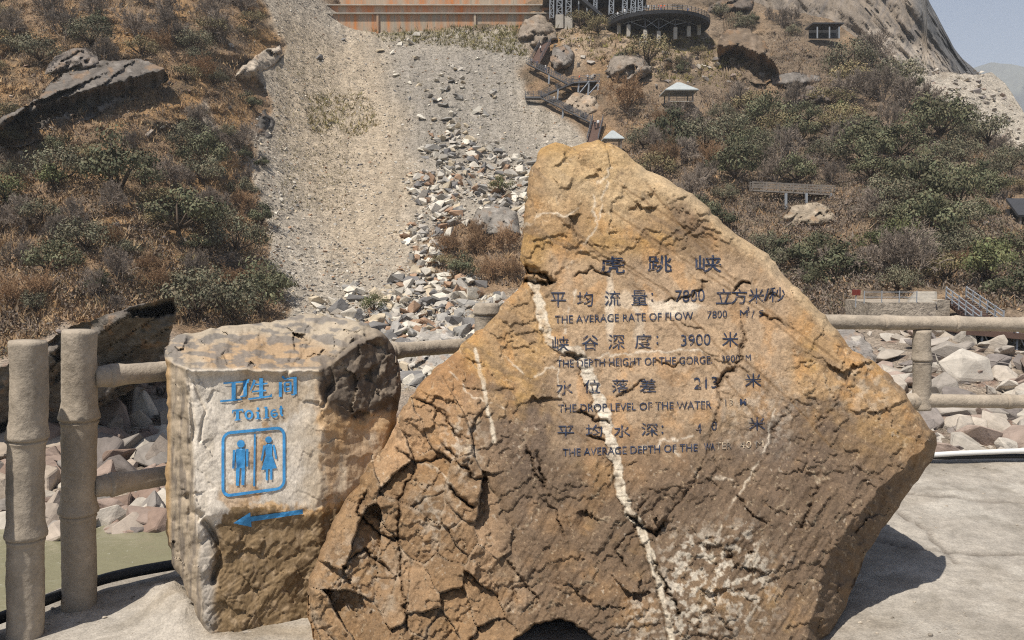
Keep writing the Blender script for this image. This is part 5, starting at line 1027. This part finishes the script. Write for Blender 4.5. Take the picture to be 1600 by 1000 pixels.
KIND = {
 'e': ("tree", "dark olive evergreen tree", "tree", [leafy(k, (.105, .108, .06), .62, 17, 85) for k in (1, 2, 3)]),
 'g': ("tree", "grey green spreading tree", "tree", [leafy(k, (.14, .135, .085), .5, 19, 70, .028) for k in (4, 5, 6)]),
 'y': ("bush", "yellowish olive bush", "bush", [leafy(k, (.17, .145, .075), .55, 14, 70, .03, .1) for k in (7, 8)]),
 'b': ("tree", "bright spring green tree", "tree", [leafy(k, (.115, .125, .055), .6, 14, 60, .034) for k in (9, 10)]),
 'd': ("shrub", "leafless grey brown shrub", "shrub", [bare(k, (.215, .175, .14), 8, .012) for k in (11, 12, 13)]),
 'r': ("shrub", "dry russet shrub", "shrub", [bare(k, (.26, .165, .095), 9, .010) for k in (14, 15)]),
 'k': ("bush", "low dark green bush", "bush", [leafy(k, (.085, .09, .05), .55, 13, 90, .036, .05) for k in (16, 17)]),
}
PROTO = [o for v in KIND.values() for pr in v[3] for o in pr]
trees = []
def veg(x, y, w, k): trees.append((x, y, w, k))
for row in ((25,185,30,'k'),(85,430,72,'e'),(190,310,105,'e'),(280,370,115,'e'),(320,265,70,'e'),(235,240,62,'e'),(90,290,90,'g'),(60,255,80,'g'),(135,395,85,'g'),(370,400,90,'g'),(310,500,110,'g'),(360,510,100,'g'),(405,495,95,'e'),(355,220,34,'g'),(10,320,60,'b'),(85,300,56,'b'),(265,150,46,'d'),(160,100,56,'d'),(215,60,60,'d'),(290,70,50,'d'),(350,70,60,'d'),(330,60,50,'y'),(395,145,40,'k'),(390,170,36,'k'),(250,330,60,'y'),(170,225,46,'y'),(30,420,60,'d'),(100,60,60,'d'),(20,60,60,'d'),(270,30,50,'d'),(150,30,50,'d'),(60,120,50,'d'),(190,440,60,'d'),(300,440,60,'d'),(380,330,46,'r'),(370,360,44,'r'),(340,160,44,'r'),(230,430,50,'r'),(180,330,56,'d'),(40,360,60,'d'),(130,200,44,'d'),(210,200,50,'d'),(300,200,50,'d'),(290,130,44,'y'),(330,30,50,'d'),(380,20,50,'d'),(385,60,30,'y'),(230,110,40,'d'),(150,470,60,'d'),(60,470,60,'r'),(20,480,60,'r'),(120,360,60,'d'),(380,250,26,'k'),(410,260,22,'k'),(345,330,44,'d'),(315,330,50,'d'),(395,40,34,'y'),
 (585,492,42,'b'),(640,525,20,'k'),(785,305,36,'b'),(700,395,50,'r'),(745,400,60,'r'),(790,395,60,'r'),(720,430,50,'k'),(770,440,56,'r'),(690,420,40,'y'),(800,440,50,'r'),(740,375,40,'r'),
 (922,110,32,'e'),(1010,105,70,'y'),(1068,115,24,'k'),(958,185,44,'e'),(948,155,26,'b'),(985,240,46,'k'),(1060,75,26,'y'),(905,45,44,'y'),(935,55,40,'y'),(1080,160,50,'k'),(1035,165,50,'d'),
 (1150,290,80,'e'),(1100,240,80,'g'),(1180,60,60,'y'),(1200,200,70,'e'),(1250,225,60,'e'),(1320,200,60,'y'),(1350,260,80,'e'),(1290,260,60,'g'),(1405,250,80,'e'),(1470,220,90,'e'),(1500,200,60,'g'),(1545,230,70,'g'),(1430,320,90,'e'),(1390,330,80,'g'),(1500,330,90,'e'),(1450,380,100,'e'),(1530,380,100,'e'),(1380,430,110,'d'),(1300,440,90,'k'),(1290,480,100,'k'),(1540,450,90,'b'),(1560,420,60,'b'),(1590,470,80,'k'),(1555,490,80,'k'),(1340,400,80,'e'),(1270,380,70,'d'),(1220,380,60,'d'),(1280,415,70,'e'),(1420,440,90,'d'),(1480,440,70,'y'),(1390,490,90,'d'),(1420,490,60,'d'),(1200,350,50,'k'),(1170,330,50,'d'),(1330,360,70,'e'),(1310,180,26,'b'),(1470,410,70,'g'),(1590,400,60,'e'),(1580,270,60,'g'),(1590,360,50,'e'),(1450,290,70,'g'),(1310,310,56,'e'),(1340,310,56,'k'),(1410,390,60,'b'),(1360,395,50,'b'),(1320,470,60,'e'),(1240,170,50,'d'),(1200,150,50,'d'),(1380,160,60,'d'),(1350,150,50,'d'),(1420,170,60,'d'),(1150,170,50,'d'),(1110,150,44,'d'),(1140,220,60,'g'),(1060,200,50,'d'),(1060,240,60,'k'),(1030,240,50,'d'),(1100,290,50,'d'),(1485,462,40,'b')): veg(*row)
rv = np.random.RandomState(33)
def fill(poly, n, lo, hi, mix, gap=.52):
    A = np.array(poly); c = tr = 0
    while c < n and tr < 6000:
        tr += 1; x, y = rv.uniform(A[:, 0].min(), A[:, 0].max()), rv.uniform(A[:, 1].min(), A[:, 1].max())
        if not inside(np.array([x]), np.array([y]), poly)[0] or scree_mask(np.array([x]), np.array([y]))[0] > .3: continue
        w = rv.uniform(lo, hi)
        if any(math.hypot(x - t[0], (y - t[1]) * 1.5) < gap * .5 * (w + t[2]) for t in trees): continue
        veg(x, y, w, mix[rv.randint(len(mix))]); c += 1
HILL_L = [(-20,-20),(405,-20),(395,100),(385,220),(410,320),(425,420),(445,485),(420,520),(270,505),(180,500),(100,510),(-20,570)]
HILL_R = [(960,150),(1130,140),(1200,50),(1290,55),(1350,72),(1395,125),(1500,185),(1610,255),(1610,480),(1520,490),(1360,480),(1330,505),(1270,490),(1180,420),(1060,330),(965,240)]
fill(HILL_L, 75, 34, 66, "dddrrygggek", .42); fill(HILL_R, 110, 38, 74, "dddrygggeegk", .42)
fill([(1120,15),(1200,22),(1262,45),(1262,100),(1220,115),(1130,60)], 16, 18, 36, "ddygkg", .4); fill([(860,30),(1110,50),(1210,70),(1210,130),(1000,140),(940,100),(860,90)], 14, 14, 28, "dyykr")
WORDS = lambda w: "large" if w > 78 else ("mid-sized" if w > 44 else "small")
KEEP = [(1180, 284, 1312, 345), (1118, 42, 1216, 130), (1350, 452, 1495, 500), (1030, 126, 1092, 158), (1258, 36, 1316, 64), (815, 60, 942, 222), (1508, 505, 1700, 580), (940, 200, 975, 222), (1478, 466, 1540, 500), (1325, 450, 1350, 480), (1578, 300, 1625, 345), (60, 100, 255, 200), (360, 72, 440, 135)]
def hides(x, y, w): return any(x + w * .55 > a and x - w * .55 < c and y > b + 8 and y - w * .75 < d_ for a, b, c, d_ in KEEP)
trees = [t for t in trees if not hides(*t[:3])]
def open_(x, y):
    m = np.ones(np.shape(x))
    for a, b, c, d_ in KEEP[2:-2]: m = m * ~((x > a) & (x < c) & (y > b) & (y < d_ + 14))
    return m
trees.sort(key=lambda t: dist_land(t[0], t[1]))
trees = [t for t in trees if not (t[0] < 290 and t[1] > 505)]
for x, y, w, k in trees:
    nm, desc, cat, protos = KIND[k]; to, co = protos[rv.randint(len(protos))]; Yt = terr([x], [y])[0]; s_ = 1.25 * w * Yt / F; loc = P(x, y, float(Yt))
    r = empty(nm, loc, place_label(f"{WORDS(w)} {desc}", x, y), cat, "trees and shrubs on the far slopes"); r.rotation_euler.z = rv.uniform(0, 6.28); r.scale = (s_, s_, s_ * rv.uniform(1.0, 1.3))
    for pch in (to, co): c = pch.copy(); put(c, r)
for o in PROTO: bpy.data.objects.remove(o)

# dry grass and thicket covering the slopes: nobody could count it
def cover(name, poly_pts, n, blades, hgt, cols, spread, mat, seed, leaf=False, dens=None):
    rs = np.random.RandomState(seed); A = np.array(poly_pts); xs, ys = [], []
    while len(xs) < n:
        x = rs.uniform(A[:, 0].min(), A[:, 0].max(), 4000); y = rs.uniform(A[:, 1].min(), A[:, 1].max(), 4000); m = inside(x, y, poly_pts)
        if dens is not None: m &= rs.uniform(size=4000) < dens(x, y)
        xs += x[m].tolist(); ys += y[m].tolist()
    xs, ys = np.array(xs[:n]), np.array(ys[:n]); B = P(xs, ys, terr(xs, ys)); N_ = n * blades; b = np.repeat(B, blades, 0); sc_ = np.repeat(rs.uniform(.5, 1.3, n), blades)[:, None]
    b = b + rs.normal(size=(N_, 3)) * spread * sc_ * np.array((1, 1, .25 if not leaf else .55)); cidx = np.repeat(rs.randint(0, len(cols), n), blades); cc = np.array(cols)[cidx] * rs.uniform(.7, 1.3, N_)[:, None]
    if leaf:
        t = rs.normal(size=(N_, 3)); t /= np.linalg.norm(t, axis=1)[:, None]; u = np.cross(t, rs.normal(size=(N_, 3))); u /= np.linalg.norm(u, axis=1)[:, None]; z = hgt * rs.uniform(.5, 1.2, N_)[:, None]; b = b + (0, 0, spread * .5)
        V = np.stack([b - t * z, b + u * z * .5, b + t * z, b - u * z * .5], 1).reshape(-1, 3); Fc = np.arange(4 * N_).reshape(-1, 4); cc = np.repeat(cc, 4, 0)
    else:
        d = rs.normal(size=(N_, 3)) * .5; d[:, 2] = 1; d *= hgt * sc_ * rs.uniform(.5, 1.2, N_)[:, None]; sd2 = rs.normal(size=(N_, 3)); sd2[:, 2] = 0; sd2 *= hgt * .09
        V = np.stack([b - sd2, b + sd2, b + d], 1).reshape(-1, 3); Fc = np.arange(3 * N_).reshape(-1, 3); cc = np.repeat(cc, 3, 0)
    mb.add(V, Fc, cc)
ns = lambda x, y: (1 - scree_mask(x, y)) * open_(x, y)
DRY = [(.34, .225, .12), (.28, .18, .10), (.22, .16, .105), (.18, .135, .10), (.38, .27, .155)]
GRY = [(.19, .155, .125), (.16, .125, .10), (.21, .165, .125), (.14, .125, .08), (.22, .155, .105)]
mb = MB(); cover("", HILL_L, 7000, 7, .7, DRY, .35, None, 1, dens=ns); cover("", [(680,340),(905,350),(905,460),(700,440),(640,415)], 900, 8, .7, DRY[:4], .35, None, 6, dens=ns); cover("", [(860,25),(960,40),(1110,60),(1200,90),(1130,140),(960,110),(860,60)], 500, 8, .9, [(.2, .17, .06), (.25, .19, .1)], .4, None, 8)
cover("", HILL_R, 6000, 7, .75, DRY[1:4] + GRY[:2], .4, None, 2, dens=ns)
cover("", [(560,38),(830,42),(822,90),(700,72),(600,66)], 700, 7, .8, [(.17, .15, .06), (.22, .18, .08)], .4, None, 12); cover("", [(480,150),(560,140),(600,190),(560,220),(480,205)], 260, 7, .8, [(.22, .19, .08), (.28, .22, .11)], .35, None, 13); cover("", [(430,90),(820,90),(900,230),(640,300),(430,330)], 700, 5, .4, [(.24, .2, .11), (.2, .18, .1), (.15, .135, .09)], .25, None, 14); cover("", [(430,30),(520,60),(560,330),(440,330),(430,200)], 1400, 4, .42, [(.20, .165, .09), (.16, .135, .08), (.25, .21, .12)], .25, None, 17); cover("", [(590,60),(820,60),(900,200),(640,260),(560,150)], 1500, 4, .35, [(.17, .155, .11), (.14, .13, .10), (.2, .18, .12)], .22, None, 16)
cover("", [(500,-20),(862,-20),(862,10),(500,10)], 10, 5, .4, [(.24, .2, .11)], .25, None, 15)
BEHIND = [(905,240),(960,235),(1070,335),(1200,430),(1330,500),(1290,540),(1100,560),(905,520)]
cover("", BEHIND, 2600, 7, .7, DRY[1:4] + GRY[:2], .4, None, 22)
tag(mb.build("dry_grass", M['brush'], None, False, True), kind='stuff')
mb = MB(); cover("", HILL_L, 1700, 30, .14, GRY, .55, None, 3, True, dens=lambda x, y: ns(x, y) * sm(-.35, .2, fbm(x / 60, y / 45, 2.2, 3))); cover("", HILL_R, 3000, 30, .15, GRY, .65, None, 4, True, dens=lambda x, y: ns(x, y) * sm(-.5, .1, fbm(x / 60, y / 45, 2.2, 3)))
cover("", BEHIND, 1500, 30, .15, GRY + [(.10, .10, .06)], .65, None, 24, True)
tag(mb.build("undergrowth", M['brush'], None, False, True), kind='stuff')

# ------------------------------------------------------------------ tiny visitors on the walkways
M['skin'] = make_mat("skin", base=(.42, .27, .19), rough=.7, var=(), bump=())
M['hair'] = make_mat("hair", base=(.02, .017, .015), rough=.6, var=(), bump=())
CLOTH = {n: make_mat(n + "_cloth", base=c, rough=.9, var=(), bump=()) for n, c in (("white", (.62, .62, .6)), ("orange", (.6, .13, .04)), ("blue", (.05, .09, .2)), ("black", (.03, .03, .035)), ("grey", (.2, .2, .21)))}
def person_mesh(step, arm):
    J = [(0,0,.95),(0,.0,1.2),(0,0,1.42),(0,0,1.52),(0,-.01,1.62),(.09,0,.92),(.10,-step*.6,.5),(.10,-step*.4,.08),(-.09,0,.92),(-.10,step*.6,.5),(-.10,step,.08),(.19,0,1.4),(.24,step*.3,1.14),(.24,-arm,.92),(-.19,0,1.4),(-.24,-step*.3,1.14),(-.24,-arm,.92),(.10,-step*.4-.13,.03),(-.10,step-.13,.03)]
    Ed = [(0,1),(1,2),(2,3),(3,4),(0,5),(5,6),(6,7),(0,8),(8,9),(9,10),(2,11),(11,12),(12,13),(2,14),(14,15),(15,16),(7,17),(10,18)]
    Rd = [.14,.14,.15,.06,.105,.095,.07,.05,.095,.07,.05,.065,.05,.04,.065,.05,.04,.04,.04]
    me = bpy.data.meshes.new("person"); me.from_pydata(J, Ed, []); o = put(bpy.data.objects.new("person", me)); o.modifiers.new("s", 'SKIN')
    for v, r in zip(me.skin_vertices[0].data, Rd): v.radius = (r, r)
    me.skin_vertices[0].data[0].use_root = True; o.modifiers.new("u", 'SUBSURF').levels = 1
    dg = bpy.context.evaluated_depsgraph_get(); m2 = bpy.data.meshes.new_from_object(o.evaluated_get(dg)); bpy.data.objects.remove(o); return m2
BASE = [person_mesh(.0, .12), person_mesh(.22, .2)]
def person(px_, py_, Y, shirt, legs, label, kind=0, z=None):
    me = BASE[kind].copy(); me.name = "person"
    for m_ in (M['skin'], CLOTH[shirt], CLOTH[legs], M['hair']): me.materials.append(m_)
    for p_ in me.polygons:
        c = p_.center; p_.material_index = 2 if c.z < .95 else (1 if c.z < 1.47 and not (abs(c.x) > .2 and c.z < 1.1) else (3 if c.z > 1.62 or (c.z > 1.55 and c.y > .03) else 0)); p_.use_smooth = True
    o = put(bpy.data.objects.new("person", me)); o.location = P(px_, py_, float(Y)); o.rotation_euler.z = rv.uniform(-1.5, 1.5)
    if z is not None: o.location.z = z
    tag(o, label, "person", "visitors on the walkways")
DZ = dc[2] + .02
for px_, sh_, lg_, lb, kd in ((965, "white", "black", "person in white at the round platform's near corner beside the terrace", 1), (976, "white", "grey", "second person in white along the round platform's railing", 0), (1013, "white", "black", "person in white standing ahead of the orange group", 0), (1022, "grey", "black", "person in grey just ahead of the orange group", 1), (1029, "orange", "black", "first person in an orange jacket at mid railing", 0), (1033, "orange", "blue", "second person in an orange jacket at mid railing", 0), (1038, "orange", "black", "third orange jacket, at the end of the orange group", 1), (1075, "blue", "black", "lone person in dark blue on the round platform", 0), (1091, "grey", "black", "person in grey near the round platform's far end", 1), (1096, "black", "black", "person in black near the round platform's far end", 0), (1101, "orange", "black", "person in orange at the round platform's far tip", 0)):
    dx = (px_ - 1028) / F * DY; yy = DY - math.sqrt(max(0, (DR * .92) ** 2 - dx * dx)) * .93; person(px_, 14, yy, sh_, lg_, lb, kd, DZ)
def wp(ax, ay, bx, by, t, off=4.0):
    x, y = ax + (bx - ax) * t, ay + (by - ay) * t; a = ZY(ax, ay); b = ZY(bx, by); q = a + (b - a) * t; return q
for (ax, ay, bx, by), t_, sd2, sh_, lg_, lb, kd in (((829,96,846,66), .45, (1.1,0,0), "white", "black", "person in white on the brown top flight of the zigzag walkway", 1), ((822,97,890,131), .12, (.2,.9,0), "grey", "black", "person in grey at the zigzag walkway's top bend", 0), ((822,97,890,131), .25, (.2,.9,0), "blue", "black", "person in blue a few steps below the top bend", 1), ((822,97,890,131), .45, (.2,.9,0), "white", "blue", "person in white midway down the long upper flight", 1), ((822,97,890,131), .52, (.2,.9,0), "black", "black", "person in black midway down the long upper flight", 0), ((893,128,937,125), .3, (0,1.4,0), "orange", "black", "person in orange on the level landing with steel legs", 0), ((893,128,937,125), .6, (0,1.2,0), "white", "black", "person in white on the level landing with steel legs", 0), ((893,128,937,125), .85, (0,1.4,0), "black", "black", "person in black at the end of the level landing", 1), ((821,151,846,151), .85, (0,.9,0), "black", "black", "person in black on the lower corner landing", 0), ((842,150,923,190), .3, (.2,.8,0), "white", "black", "person in white on the lower long flight", 1), ((842,150,923,190), .9, (.2,.8,0), "black", "blue", "person in black at the foot of the lower long flight", 0), ((917,222,926,188), .55, (.9,0,0), "black", "black", "person in black on the brown bottom flight", 1), ((917,222,926,188), .62, (1.4,0,0), "white", "black", "person in white on the brown bottom flight", 0)):
    q = wp(ax, ay, bx, by, t_) + np.array(sd2); me = None; person(0, 0, 1, sh_, lg_, lb, kd); o = COL.objects[-1]; o.location = q

# ------------------------------------------------------------------ the air
hz = bpy.data.materials.new("pale_air"); hz.use_nodes = True; t = hz.node_tree; t.nodes.remove(t.nodes["Principled BSDF"]); pv = t.nodes.new("ShaderNodeVolumePrincipled")
pv.inputs["Color"].default_value = (.95, .975, 1, 1); pv.inputs["Density"].default_value = .00020; pv.inputs["Anisotropy"].default_value = 0.0
t.links.new(pv.outputs[0], t.nodes["Material Output"].inputs["Volume"])
mb = MB(); mb.bar((0, -300, 555), (0, 4900, 555), 12000, 1170)
tag(mb.build("haze", hz), kind='stuff')
